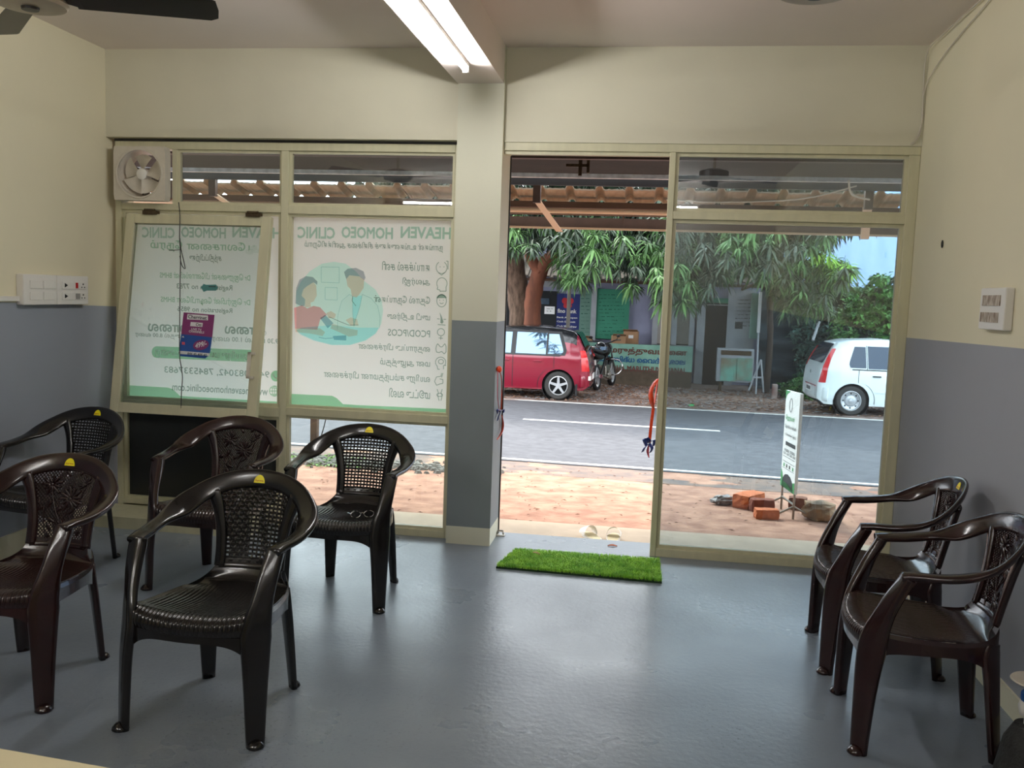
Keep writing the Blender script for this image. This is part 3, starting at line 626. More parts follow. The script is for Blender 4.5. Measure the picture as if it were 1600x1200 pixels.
def apron_mesh(m):
    mb = MB(); rows = smoothpath([Vector(r) for r in SEATROWS[3:13]], 3)
    for s in (-1, 1):
        vs = []; N = len(rows)
        for i, r in enumerate(rows):
            yy = r.x - (.034 if r.x > .2 else .034 * max(0, (r.x - .15) / .1)); t = abs((r.x - .03) / .2); zb = .352 - .045 * t ** 4
            vs += [(s * r.z, yy, r.y + .010), (s * (r.z + .006), yy, r.y - .004), (s * (r.z + .007), yy, max(zb, .30)), (s * (r.z - .002), yy, max(zb, .30))]
        fs = [(4 * i + k, 4 * i + (k + 1) % 4, 4 * i + 4 + (k + 1) % 4, 4 * i + 4 + k) for i in range(N - 1) for k in range(4)]; mb.add(vs, fs)
    vs = []; N = 33
    for i in range(N):
        u = 2 * i / (N - 1) - 1; x = u * .212; y = .262 - .034 * u * u; zb = .337 - .055 * abs(u) ** 5
        vs += [(x, y, .362), (x, y, zb), (x, y - .005, zb), (x, y - .005, .362)]
    mb.add(vs, [(4 * i + k, 4 * i + (k + 1) % 4, 4 * i + 4 + (k + 1) % 4, 4 * i + 4 + k) for i in range(N - 1) for k in range(4)])
    vs = []
    for i in range(N):
        u = 2 * i / (N - 1) - 1; x = u * .148; y = -.212 + .6 * x * x; zb = .345 - .06 * abs(u) ** 4
        vs += [(x, y, .41), (x, y, zb), (x, y + .005, zb), (x, y + .005, .41)]
    mb.add(vs, [(4 * i + k, 4 * i + (k + 1) % 4, 4 * i + 4 + (k + 1) % 4, 4 * i + 4 + k) for i in range(N - 1) for k in range(4)])
    return mb.mesh('apron', m, False)
def front_leg_mesh(s, m):
    P = smoothpath([(.238, .226, .0), (.236, .223, .12), (.233, .217, .26), (.228, .207, .36), (.232, .194, .43), (.242, .160, .53), (.249, .124, .602), (.251, .114, .624)], 3)
    ab = []; W = []
    for p in P:
        z = p.z; ab.append((interp([(0, .030), (.2, .040), (.36, .052), (.42, .046), (.48, .034), (.64, .029)], z), interp([(0, .015), (.36, .017), (.48, .018), (.64, .022)], z)))
        k = min(1, max(0, (z - .46) / .14)); W.append(Vector((s * 1.0, -1.0 + .75 * k, 0)).normalized())
    mb = MB().sweep([(s * p.x, p.y, p.z) for p in P], W, ab, 16, 3.4)
    mb.lathe([(.024, 0), (.029, .004), (.027, .012), (.016, .024), (0, .026)], (s * .243, .236, 0), 'z', 16)
    return mb.mesh('leg', m, True)
def rear_leg_mesh(s, m):
    P = smoothpath([(.172, -.214, 0), (.166, -.200, .14), (.158, -.187, .28), (.150, -.180, .36), (.146, -.182, .395)], 3)
    ab = [(interp([(0, .024), (.28, .038), (.36, .044), (.395, .036)], p.z), interp([(0, .012), (.28, .014), (.395, .016)], p.z)) for p in P]
    mb = MB().sweep([(s * p.x, p.y, p.z) for p in P], Vector((s * 1.0, 1.0, 0)).normalized(), ab, 14, 3.4)
    mb.lathe([(.018, 0), (.022, .004), (.020, .012), (.012, .020), (0, .021)], (s * .174, -.224, 0), 'z', 14)
    return mb.mesh('leg', m, True)
HOOP = [(.251, .136, .625), (.256, .09, .630), (.264, .035, .632), (.270, -.02, .638), (.268, -.08, .650), (.252, -.145, .672), (.222, -.195, .702), (.178, -.236, .734), (.12, -.266, .757), (.06, -.284, .768), (0, -.290, .772)]
def hoop_mesh(m):
    R_ = smoothpath(HOOP, 5); full = R_ + [Vector((-p.x, p.y, p.z)) for p in R_[-2::-1]]; N = len(full); W = []; ab = []
    for p in full:
        t = max(0, min(1, (p.y + .04) / -.21)); t = t * t * (3 - 2 * t); sx = 1 if p.x > 0 else -1
        up = Vector((0, -.27, .96)); side = Vector((sx, -.15, .1)); k = min(1, abs(p.x) / .2)
        wv = side * (1 - t) + up * t + Vector((sx * .55 * t * k, -.0, 0)); W.append(wv.normalized())
        ab.append((.029 + .007 * t + .011 * math.sin(PI * t) * (1 if p.y > -.27 else 1), .014 - .004 * t))
    mb = MB(); mb.sweep(full, W, ab, 16, 2.6)
    return mb.mesh('top_rail', m, True)
def stile_mesh(m):
    mb = MB()
    for s in (-1, 1):
        P = smoothpath([(.112, 0, .452), (.112, 0, .50), (.116, 0, .56), (.126, 0, .62), (.141, 0, .675), (.160, 0, .722)], 4)
        mb.sweep([(s * (p.x + .006), yb(p.z, p.x), p.z) for p in P], (1, 0, 0), [(.019 + .006 * max(0, (p.z - .64) / .08), .010) for p in P], 12, 3)
    mb.grid(lambda u, v: Vector(((2 * u - 1) * .118, yb(.442 + .026 * v, (2 * u - 1) * .118) + (.004 if 0 < v < 1 else -.003), .442 + .026 * v)), 25, 5)
    return mb.mesh('back_frame', m, True)
def hwz(z): return interp([(.45, .100), (.52, .102), (.58, .110), (.63, .121), (.69, .140), (.72, .150)], z)
def ztop(x): return .752 - 1.2 * x * x
def ribbon(mb, pts, wdir, hw_, t):
    vs = []
    for p, nrm in pts:
        p = Vector(p); wv = Vector(wdir); nn = Vector((0, 1, 0))
        vs += [p - wv * hw_ + nn * t, p + wv * hw_ + nn * t, p + wv * hw_ - nn * t, p - wv * hw_ - nn * t]
    n = len(pts); mb.add(vs, [(4 * i + k, 4 * i + (k + 1) % 4, 4 * i + 4 + (k + 1) % 4, 4 * i + 4 + k) for i in range(n - 1) for k in range(4)])
def weave_mesh(m):
    mb = MB(); pr, pc = .0155, .0172
    k = 0; z = .468
    while z < .748:
        hw_ = hwz(z)
        if z > .72: hw_ = min(hw_, math.sqrt(max(0, (.752 - z) / 1.2)))
        n = max(2, int(2 * hw_ / (pc / 4))); pts = []
        for i in range(n + 1):
            x = -hw_ + 2 * hw_ * i / n; pts.append(((x, yb(z, x) + .0022 * math.sin(PI * x / pc + PI * k), z), 0))
        if hw_ > .02: ribbon(mb, pts, (0, 0, 1), .0049, .0013)
        z += pr; k += 1
    for j in range(-8, 9):
        x = j * pc - pc / 2 + pc / 2; pts = []; z = .455
        while z < ztop(x) + .002:
            if hwz(z) + .004 >= abs(x): pts.append(((x, yb(z, x) - .0022 * math.sin(PI * x / pc + PI * (z - .468) / pr + PI / 2) * .9, z), 0))
            z += pr / 4
        if len(pts) > 2: ribbon(mb, pts, (1, 0, 0), .0032, .0013)
    return mb.mesh('woven_panel', m, False)
def lattice_mesh(m):
    mb = MB(); p = .0125
    inside = lambda x, z: .456 < z < ztop(x) + .004 and abs(x) < hwz(z) + .004
    for s in (-1, 1):
        for j in range(-40, 41):
            run = []
            for i in range(0, 80):
                z = .452 + i * .0040; x = j * p + s * (z - .6) * .85
                if inside(x, z): run.append(((x, yb(z, x) + .0006 * s, z), 0))
                elif run:
                    break
            if len(run) > 2: ribbon(mb, run, (1, 0, 0), .0024, .0012)
    return mb.mesh('lattice_panel', m, False)
def floral_mesh(m):
    mb = MB()
    def blob(x, z, ang, L, wd, lift=.004, T=.004):
        c, s = math.cos(ang), math.sin(ang); cx, cz = x + c * L / 2, z + s * L / 2
        Tm = Matrix(((c, 0, -s), (0, 1, 0), (s, 0, c)))
        mb.ball((cx, yb(cz, cx) + lift, cz), (L / 2, T, wd / 2), 10, 6, Tm.to_4x4())
    def flower(x, z, r, n=12, a0=0, a1=2 * PI):
        for k in range(n): blob(x, z, a0 + (a1 - a0) * k / n, r * (1 + .15 * math.sin(3 * k)), r * .27)
        mb.ball((x, yb(z, x) + .006, z), (r * .2, .005, r * .2), 10, 6)
    flower(.062, .682, .044, 11); flower(-.022, .628, .054, 13); flower(-.085, .690, .036, 9, -.6, 3.0); flower(-.02, .505, .038, 10)
    for x, z, a, L in ((.075, .585, 2.0, .045), (.085, .60, -.7, .03), (.045, .575, 2.6, .04), (.03, .535, .4, .045), (-.06, .555, -2.4, .04), (.05, .50, 1.2, .04), (-.065, .49, 2.0, .035), (.07, .475, 2.4, .03), (-.01, .715, .9, .03), (-.05, .72, 2.1, .028)): blob(x, z, a, L, .017, .003)
    for P in (((.0, .46), (.008, .53), (-.022, .60)), ((.008, .53), (.04, .59), (.06, .66)), ((0, .56), (-.05, .60), (-.085, .68)), ((.055, .46), (.075, .52), (.085, .60))):
        q = smoothpath([(x, yb(z, x) + .003, z) for x, z in P], 5); mb.tube(q, .0028, 6)
    return mb.mesh('floral_relief', m, True)
def sticker(par, dx, dz):
    def pt(x, z, o=.0): 
        zz = .770 + dz + z; return Vector((x + dx, -.290 + 1.3 * (x + dx) ** 2 - (z + dz) * .28 + .0118 + o, zz))
    pts = [(-.022, -.012), (.022, -.012)] + [(.022 * math.cos(a), -.012 + .029 * math.sin(a)) for a in [PI * k / 10 for k in range(1, 10)]]
    s = MB().prism([pt(x, z) for x, z in pts], (0, .001, 0)).build('sticker', M['sticker_y'], par, label='yellow half round maker sticker with red print')
    vs, fs = text_cache; x0 = min(v.x for v in vs); x1 = max(v.x for v in vs)
    MB().add([pt(.016 - .032 * (v.x - x0) / (x1 - x0), -.006 + (v.y) * .0085, .0018) for v in vs], fs).build('lettering', M['sticker_r'], s)
    return s
text_cache = text_verts('Supreme', .02)
def make_meshes(m):
    return dict(seat=seat_mesh(m), apron=apron_mesh(m), fl=[front_leg_mesh(s, m) for s in (-1, 1)], rl=[rear_leg_mesh(s, m) for s in (-1, 1)], hoop=hoop_mesh(m), stile=stile_mesh(m))
CM = {'d': make_meshes(M['chair_dark']), 'm': make_meshes(M['chair_maroon'])}
WV = {'d': weave_mesh(M['chair_dark'])}
LT = {'m': lattice_mesh(M['chair_maroon'])}; FLR = {'m': floral_mesh(M['chair_maroon'])}
def link(name, me, par, solid=0):
    o = bpy.data.objects.new(name, me); COL.objects.link(o); o.parent = par
    if solid:
        q = o.modifiers.new('solid', 'SOLIDIFY'); q.thickness = solid; q.offset = 0
    return o
LFL, LFR, LBL, LBR = (-.238, .232), (.238, .232), (-.172, -.220), (.172, -.220)
def chair(kind, label, pairs, dx=0, dz=0, stk=True, sc_=1.0):
    # rigid fit of foot points measured on the floor
    a = [Vector(p) for p, q in pairs]; b_ = [Vector(q) for p, q in pairs]; n = len(a)
    ca = sum(a, Vector((0, 0))) / n; cb_ = sum(b_, Vector((0, 0))) / n
    S = sum((p - ca).x * (q - cb_).y - (p - ca).y * (q - cb_).x for p, q in zip(a, b_)); Cc = sum((p - ca).dot(q - cb_) for p, q in zip(a, b_))
    th = math.atan2(S, Cc); c, s = math.cos(th), math.sin(th); loc = cb_ - Vector((c * ca.x - s * ca.y, s * ca.x + c * ca.y))
    t = thing('armchair', label, 'chair', (loc.x, loc.y, 0), th, 'glossy plastic armchairs in the waiting room')
    K = CM[kind]
    link('seat', K['seat'], t, .004); link('apron', K['apron'], t)
    for m_ in K['fl'] + K['rl']: link('leg', m_, t)
    link('top_rail', K['hoop'], t); link('back_frame', K['stile'], t, .004)
    if kind == 'd': link('woven_panel', WV['d'], t)
    else:
        l_ = link('lattice_panel', LT['m'], t); link('floral_relief', FLR['m'], l_)
    if stk: sticker(t, dx, dz)
    return t
chair('d', 'dark armchair with woven back nearest the viewer, yellow sticker on its top rail', [(LFR, (-1.673, 2.688)), (LFL, (-1.196, 2.661)), (LBR, (-1.596, 3.152)), (LBL, (-1.261, 3.125))])
chair('m', 'maroon armchair with floral back at the left edge, in front of the dark woven one', [(LFL, (-2.018, 2.764)), (LBL, (-2.085, 3.193)), (LBR, (-2.421, 3.206))], 0)
chair('d', 'dark armchair with woven back against the left wall under the switch box', [(LFL, (-2.82, 4.02)), (LBL, (-2.796, 4.425)), (LBR, (-3.135, 4.47))], -.01, .004)
chair('m', 'maroon armchair with floral back in front of the black lower window pane', [(LFR, (-2.358, 4.010)), (LBR, (-2.277, 4.445)), (LFL, (-1.88, 3.99))], 0, 0, False)
chE = chair('d', 'black armchair with see-through woven back and eyeglasses on its seat beside the column', [(LBR, (-1.571, 4.427)), (LFL, (-1.180, 3.983)), (LBL, (-1.237, 4.406))], -.005, .004)
chair('m', 'maroon armchair with floral back against the right wall, nearer the glass door panel', [(LFL, (.826, 3.738)), (LFR, (.820, 4.224)), (LBL, (1.223, 3.761)), (LBR, (1.242, 4.100))], .0, .002)
chair('m', 'maroon armchair with floral back at the right edge, nearer the viewer of the two', [(LFL, (.797, 3.055)), (LFR, (.831, 3.560)), (LBL, (1.204, 3.092)), (LBR, (1.215, 3.449))], 0, 0, False)

# eyeglasses lying on the seat of the black chair
eg = thing('eyeglasses', 'wire eyeglasses lying on the seat of the black woven chair', 'eyeglasses', (*at(566, 804, 4.12).to_2d(), .4045), .5)
for s in (-1, 1):
    MB().tube([(s * .032 + .024 * math.cos(2 * PI * k / 16), .0, .018 + .016 * math.sin(2 * PI * k / 16)) for k in range(16)], .0016, 6, True).build('rim', M['chrome'], eg)
    MB().tube([(s * .058, 0, .024), (s * .062, .05, .016), (s * .050, .105, .006)], .0015, 6).build('temple', M['chrome'], eg)
    MB().lathe([(.0225, -.0005), (.0225, .0005)], (s * .032, 0, .018), 'y', 16).build('lens', M['glass'], eg)
MB().tube([(-.009, 0, .022), (0, -.002, .026), (.009, 0, .022)], .0015, 6).build('bridge', M['chrome'], eg)

# ================================================================ TURF MAT
mq = [(-.757, 4.782), (.142, 4.745), (.133, 5.147), (-.698, 5.131)]
mt_ = thing('door_mat', 'bright green artificial grass mat on the floor inside the doorway', 'mat', (0, 0, 0))
MB().hexa([(x, y, .0) for x, y in mq], [(x, y, .010) for x, y in mq]).build('backing', M['turf_base'], mt_)
tb = MB(); rnd = random.Random(3)
for k in range(13000):
    u, v = rnd.random(), rnd.random()
    p = (Vector(mq[0]) * (1 - u) + Vector(mq[1]) * u) * (1 - v) + (Vector(mq[3]) * (1 - u) + Vector(mq[2]) * u) * v
    a = rnd.random() * 2 * PI; d = Vector((math.cos(a), math.sin(a), 0)); b0 = Vector((p.x, p.y, .009)); ln = rnd.uniform(.006, .015); wv = Vector((-d.y, d.x, 0)) * .0017
    mid = b0 + d * ln * .45 + Vector((0, 0, .013)); tip = b0 + d * ln * 1.2 + Vector((0, 0, .019))
    tb.add([b0 - wv, b0 + wv, mid + wv, mid - wv, tip], [(0, 1, 2, 3), (3, 2, 4)])
tb.build('grass_blades', M['turf'], mt_, kind='stuff')
def small_leaf(label, p, m, r=.02, rz=.4, L=1.6):
    q = MB().grid(lambda u, v: Vector(((u - .5) * 2 * r * L, (v - .5) * 2 * r * .6 * math.sin(PI * max(.02, min(.98, u))), .006 * math.sin(PI * v) + .007 * math.sin(PI * u))), 9, 5).build('fallen_leaf', m)
    q.location = p; q.rotation_euler = (0, 0, rz); q.modifiers.new('s', 'SOLIDIFY').thickness = .001; return tag(q, label, 'leaf')
small_leaf('pale curled dry leaf lying on the green grass mat', (*at(838, 869, 5.03).to_2d(), .026), mat('pale dry leaf', (206, 180, 128), .7), .016, -.5)
c = at(958, 858, 5.38); small_leaf('tiny orange dry leaf on the floor in the doorway', (-.145, 5.40, .001), mat('orange dry leaf', (206, 112, 74), .7), .018, .1)
dl = thing('floor_bolt', 'small white metal door bolt keeper on the floor by the column', 'bolt', (-.845, 5.46, 0))
MB().box(-.03, .03, -.022, .022, 0, .008).build('plate', M['white_pl'], dl, bevel=.002); MB().tube([(-.02, 0, .008), (-.015, 0, .03), (.015, 0, .03), (.02, 0, .008)], .006, 8).build('loop', M['steel'], dl)

# ================================================================ RIBBONS
def ribbon_strip(name, pts, wdir, w_, m, par, n=5):
    P_ = smoothpath(pts, n); mb = MB(); vs = []
    ws = wdir if isinstance(wdir, list) else [wdir] * 2; N = len(P_)
    for i, p in enumerate(P_):
        t = i / (N - 1); wv = (Vector(ws[0]) * (1 - t) + Vector(ws[-1]) * t).normalized(); ww = w_ if not isinstance(w_, list) else interp([(k / (len(w_) - 1), q) for k, q in enumerate(w_)], t)
        vs += [p - wv * ww, p + wv * ww]
    mb.add(vs, [(2 * i, 2 * i + 1, 2 * i + 3, 2 * i + 2) for i in range(N - 1)]); o = mb.build(name, M[m], par, smooth=True, angle=0)
    o.modifiers.new('s', 'SOLIDIFY').thickness = .0012; return o
xr_ = .070; yr_ = 5.285
def Q(x, y, Y=yr_): return at(x, y, Y)
rb = thing('ribbon', 'orange satin ribbon loop with blue bow hanging on the glass door frame', 'ribbon', (0, 0, 0))
ribbon_strip('loop', [Q(1028, 592), Q(1022, 600, 5.25), Q(1017, 612, 5.24), Q(1018, 626, 5.25), Q(1021, 638)], (.6, -.5, .2), [.012, .018, .016, .018, .008], 'orange', rb)
ribbon_strip('loop', [Q(1028, 592), Q(1026, 606, 5.30), Q(1024, 620, 5.30), Q(1021, 638)], (.3, -.9, 0), [.014, .010, .012, .006], 'orange', rb)
ribbon_strip('strap', [Q(1021, 637), Q(1018, 660), Q(1014.5, 692)], (1, -.3, 0), .009, 'orange', rb)
for q in (((1014, 692), (1006, 686), (1010, 696)), ((1014, 692), (1022, 688), (1021, 697)), ((1014, 693), (1007, 700), (1004, 706)), ((1014, 693), (1019, 700), (1016, 707)), ((1012, 692), (1011, 684), (1016, 690))):
    ribbon_strip('bow_loop', [Q(*q[0]), Q(*q[1], 5.26), Q(*q[2])], (.7, -.5, .5), .011, 'blue', rb, 4)
ribbon_strip('tail', [Q(1014, 695), Q(1012, 705), Q(1014, 715)], (1, -.2, 0), [.004, .008, .003], 'pink', rb)
rb2 = thing('ribbon', 'orange satin ribbon with small blue bow hung on the column edge', 'ribbon', (0, 0, 0))
def Q2(x, y, X=-.855):
    d = ray(x, y); t = X / d.x; return Vector((X, d.y * t, CZ + d.z * t))
def Qc(x, y): return Q2(x, y, -.852)
MB().ball(Qc(780, 577), (.018, .02, .02), 10, 6).build('knot', M['orange'], rb2)
ribbon_strip('strap', [Qc(780, 578), Qc(783.5, 590), Qc(784, 615), Qc(783, 640)], (.5, -.8, 0), [.008, .006, .012], 'orange', rb2)
ribbon_strip('tail', [Qc(784, 648), Qc(786, 660), Qc(785, 672), Qc(781, 681), Qc(776.5, 687)], (.6, -.8, 0), [.006, .013, .012, .005], 'orange', rb2)
ribbon_strip('cord', [Qc(778, 580), Qc(777.5, 620), Qc(781, 643)], (1, 0, 0), .002, 'pink', rb2)
for q in (((782, 643), (777, 640), (778, 646)), ((782, 643), (787, 640), (787, 645)), ((782, 643), (779, 651), (777.5, 657))):
    ribbon_strip('bow_loop', [Qc(*q[0]), Qc(*q[1]), Qc(*q[2])], (.6, -.4, .6), .008, 'blue', rb2, 4)

# ================================================================ DESK CORNER, STAND
dk = thing('desk', 'cream topped desk corner at the bottom left of the view', 'desk', (-.885, 1.239, 0), -.085)
MB().box(-1.5, .36, -.6, 0, .715, .75).build('desk_top', M['desk'], dk, bevel=.003)
MB().box(-1.42, .28, -.06, -.04, .12, .715).build('front_panel', M['desk'], dk)
for x in (-1.44, .26): MB().box(x, x + .04, -.56, -.04, 0, .715).build('side_panel', M['desk'], dk)
st = thing('floor_stand', 'dark mesh pot stand with white and blue neck at the bottom right corner', 'stand', (1.262, 2.95, 0))
meshm = mat('dark woven mesh', (42, 42, 40), .7, noise=.5, nscale=60, bump=.5, bscale=90)
MB().lathe([(.10, 0), (.098, .05), (.080, .15), (.052, .205), (.0, .21)], n=32).build('body', meshm, st, smooth=True)
MB().lathe([(.022, .20), (.026, .205), (.026, .225), (.040, .238), (.046, .262), (.040, .285), (.034, .296)], n=28).build('bulb', M['white_pl'], st, smooth=True)
MB().lathe([(.040, .284), (.041, .287), (.041, .306), (.038, .310)], n=28).build('neck_ring', mat('blue plastic', (30, 84, 150), .4), st, smooth=True)
MB().lathe([(.032, .308), (.028, .330), (.026, .345)], n=24).build('neck', M['off_pl'], st, smooth=True)
MB().lathe([(0, .343), (.070, .345), (.075, .349), (.072, .353), (0, .354)], n=36).build('top_disc', M['off_pl'], st, smooth=True)

# ================================================================ OUTSIDE: ground, road
def ground(name, x0, x1, ys, m, off=0.0, thick=.15, nx=2, amp=0, seed=0):
    mb = MB(); r = random.Random(seed); N = len(ys)
    if nx == 2:
        for a, b_ in zip(ys, ys[1:]):
            mb.hexa([(x0, a, gz(a) - thick), (x1, a, gz(a) - thick), (x1, b_, gz(b_) - thick), (x0, b_, gz(b_) - thick)], [(x0, a, gz(a) + off), (x1, a, gz(a) + off), (x1, b_, gz(b_) + off), (x0, b_, gz(b_) + off)])
    else:
        pts = {}
        from mathutils import noise as NZ
        mb.grid(lambda u, v: (lambda x, y: Vector((x, y, gz(y) + off + amp * NZ.noise(Vector((x * 1.3, y * 1.3, seed))) + amp * .5 * NZ.noise(Vector((x * 5, y * 5, seed))))))(x0 + (x1 - x0) * u, ys[0] + (ys[-1] - ys[0]) * v), nx, 60)
    return struct(mb, name, m)
ground('verge_near', -14, 12, [5.9, 9.45], M['sand'], 0.0, nx=140, amp=.008)
struct(MB().box(-6, 4, 5.54, 6.22, -.25, -.088), 'step', M['step'])
yaw_r = math.atan2(-.187, 3.66)   # the road runs a little askew of the shop front
def rd(y, x): return y + (x + .7) * math.tan(yaw_r) * 1.15
def strip(name, ya, yb_, m, off, x0=-26, x1=26, kind='structure', thick=.1):
    q = [(x0, rd(ya, x0)), (x1, rd(ya, x1)), (x1, rd(yb_, x1)), (x0, rd(yb_, x0))]
    z = lambda y: -.1 - .042 * (y - 5.6)
    mb = MB().hexa([(x, y, z(y) - thick) for x, y in q], [(x, y, z(y) + off) for x, y in q]); return mb.build(name, m, kind=kind)
strip('road', 9.3, 17.95, M['asphalt'], .010)
strip('road_shoulder', 8.55, 9.36, M['dusty'], .002); strip('road_line', 9.36, 9.45, M['line'], .014, thick=.0); strip('road_line', 17.72, 17.84, M['line'], .018, thick=.0)
strip('road_line', 13.78, 13.90, M['line'], .018, x0=-1.85, x1=1.15, thick=.0); strip('road_line', 13.78, 13.90, M['line'], .018, x0=-10.5, x1=-7.2, thick=.0); strip('road_line', 13.78, 13.90, M['line'], .018, x0=6.2, x1=9.2, thick=.0)
ground('verge_far', -26, 26, [17.2, 40], M['dirt'], -.006, nx=220, amp=.02, seed=4)
struct(MB().box(-60, 60, 5.56, 90, -1.6, -1.2), 'ground', M['dirt'])
# litter and pebbles (nobody could count them)
def scatter(name, label, m, n, fx, size, seed, kindm='flat', cat='litter'):
    r = random.Random(seed); mb = MB()
    for k in range(n):
        x, y = fx(r); z = gz(y) + .008; s = size * r.uniform(.4, 1.5); a = r.random() * 6.28; c, q = math.cos(a) * s, math.sin(a) * s
        if kindm == 'flat': mb.add([(x - c, y - q, z), (x + q * .4, y - c * .4, z + s * .35), (x + c, y + q, z + .004), (x - q * .4, y + c * .4, z + s * .3)], [(0, 1, 2, 3)])
        else: mb.add([(x - s, y, z - .01), (x - s * .2, y - s * .9, z - .01), (x + s, y - s * .2, z - .01), (x + s * .1, y + s * .9, z - .01), (x - s * .6, y - s * .1, z + s * .45), (x, y - s * .5, z + s * .5), (x + s * .6, y, z + s * .35), (x, y + s * .4, z + s * .55)], [(0, 1, 5, 4), (1, 2, 6, 5), (2, 3, 7, 6), (3, 0, 4, 7), (4, 5, 6, 7)])
    o = mb.build(name, m, kind='stuff'); tag(o, label, cat)
scatter('leaf_litter', 'dry brown leaf litter strewn over the far roadside', M['litter'], 5200, lambda r: (r.uniform(-6, 6.5), 18.0 + 4.05 * r.random() ** 1.1), .045, 1)
scatter('pale_litter', 'pale paper and chip scraps strewn over the far roadside', M['bwall2'], 2400, lambda r: (r.uniform(-4, 5), r.uniform(18.1, 22.0)), .035, 2)
scatter('pebbles', 'small dark twigs and pebbles strewn over the sandy verge', mat('dark twig', (112, 76, 58), .9), 620, lambda r: (r.uniform(-5, 2.4), r.uniform(6.0, 9.1)), .016, 3)
scatter('rubble', 'grey stone rubble along the near road edge behind the black chair', M['cement'], 420, lambda r: (min(-1.35, r.gauss(-2.7, .7)), r.gauss(8.5, .16)), .038, 5, 'p', 'rubble')
scatter('weeds', 'low green weeds by the post seen through the lower left pane', M['grassw'], 500, lambda r: (r.gauss(-3.15, .35), r.gauss(8.5, .18)), .035, 6, 'flat', 'weeds')

# ================================================================ OVERHANG over the shop front
oh = struct(MB().box(-6.0, 4.0, 5.50, 7.18, 2.455, 2.60), 'overhang_slab', M['slab'])
struct(MB().box(-6.0, 4.0, 7.16, 7.20, 2.422, 2.60), 'trim_4', M['lip'])
struct(MB().box(-6.0, 4.0, 7.26, 7.30, 2.375, 2.60), 'trim_5', M['sheet'])
struct(MB().box(-6, 4, 5.62, 5.80, 2.415, 2.455), 'trim_6', M['wood'])
struct(MB().box(-6, 4, 6.3, 6.36, 2.44, 2.456), 'trim_7', M['ironw'])
struct(MB().box(-7, XL - .2, 5.35, 5.54, -.1, 3.2), 'wall_outer_left', M['bwall2']); struct(MB().box(XR + .2, 5, 5.35, 5.54, -.1, 3.2), 'wall_outer_right', M['bwall2'])
aw = thing('tile_awning', 'row of clay roof tiles on a timber rail outside above the doorway', 'awning', (0, 0, 0))
def tile_mesh():
    mb = MB(); prof = []
    for u in [0, .09, .18, .27, .36, .45, .54, .63, .70, .73, .76, .80, .85, .90, .94, .97, 1.0]:
        x = (u - .5) * .245; h = .003 * math.cos(u * 10 * PI)
        if u > .70: h = .040 * max(0, math.sin((u - .70) / .30 * PI)) ** .75
        prof.append((x, h))
    vs = []
    for v in (0, 1):
        y = .0 + .36 * v; s = 1 if v == 0 else .92
        for x, h in prof: vs.append((x, y, -.075 * v + h * s + .012)); 
        for x, h in prof: vs.append((x, y, -.075 * v + h * s))
    n = len(prof); o = 2 * n; fs = []
    for i in range(n - 1):
        fs += [(i, i + 1, i + 1 + o, i + o), (n + i, n + i + o, n + i + 1 + o, n + i + 1), (i, n + i, n + i + 1, i + 1), (o + i, o + i + 1, o + n + i + 1, o + n + i)]
    return mb.add(vs, fs).mesh('tile', M['tile'], False)
tm = tile_mesh(); rt = random.Random(9)
for k in range(40):
    o = bpy.data.objects.new('tile', tm); COL.objects.link(o); o.parent = aw; x = -5.85 + k * .242
    o.location = (x, 7.47 + rt.uniform(-.01, .01), 2.366 + rt.uniform(-.004, .004)); o.rotation_euler = (0, rt.uniform(-.02, .02), rt.uniform(-.02, .02))
MB().box(-6, 4, 7.62, 7.68, 2.235, 2.285).build('rail', M['wood'], aw); MB().box(-6, 4, 7.88, 7.93, 2.20, 2.235).build('purlin', M['wood'], aw)
MB().tube([(-6, 7.78, 2.228), (4, 7.78, 2.228)], .026, 10).build('pipe', M['pipe'], aw, smooth=True)
MB().box(-6, 4, 7.96, 8.0, 2.10, 2.185).build('fascia_board', M['ironw'], aw)
MB().box(-6, 4, 7.945, 7.99, 2.085, 2.10).build('gutter_edge', M['pipe'], aw)
for x in (-3.7, -.93, 1.62):
    MB().box(x - .03, x + .03, 7.30, 7.35, 2.0 + .24, 2.45).build('bracket_post', M['ironw'], aw); MB().hexa([(x + .10, 7.93, 2.06), (x + .16, 7.93, 2.06), (x + .16, 7.98, 2.06), (x + .10, 7.98, 2.06)], [(x - .03, 7.32, 2.26), (x + .03, 7.32, 2.26), (x + .03, 7.37, 2.26), (x - .03, 7.37, 2.26)]).build('strut', M['pipe'], aw)
for x in (.35, -.25): MB().box(x - .008, x + .008, 7.90, 7.915, 2.10, 2.30).build('hanger', M['ironw'], aw)
for x0, x1, z in ((-.86, -.35, 2.42), (-.86, -.55, 2.44)): pass
bk = thing('old_bracket', 'rusty shutter bracket bars under the dark slab above the doorway', 'bracket', (-.52, 6.45, 2.455))
MB().box(-.012, .012, -.012, .012, -.11, 0).build('upright', M['rust'], bk); MB().box(-.10, .06, -.01, .01, -.05, -.03).build('bar', M['rust'], bk); MB().box(.045, .065, -.01, .02, -.09, 0).build('upright', M['rust'], bk)
wv_ = MB().tube(smoothpath([(1.5, 7.2, 2.40), (1.1, 7.25, 2.30), (.5, 7.3, 2.27), (.1, 7.3, 2.28)], 5), .006, 5).tube(smoothpath([(1.42, 7.1, 2.43), (1.46, 7.15, 2.33), (1.6, 7.2, 2.30)], 5), .008, 5).build('sagging_wire', M['off_pl'])
tag(wv_, 'sagging pale wire under the tiles behind the upper right pane', 'wire')

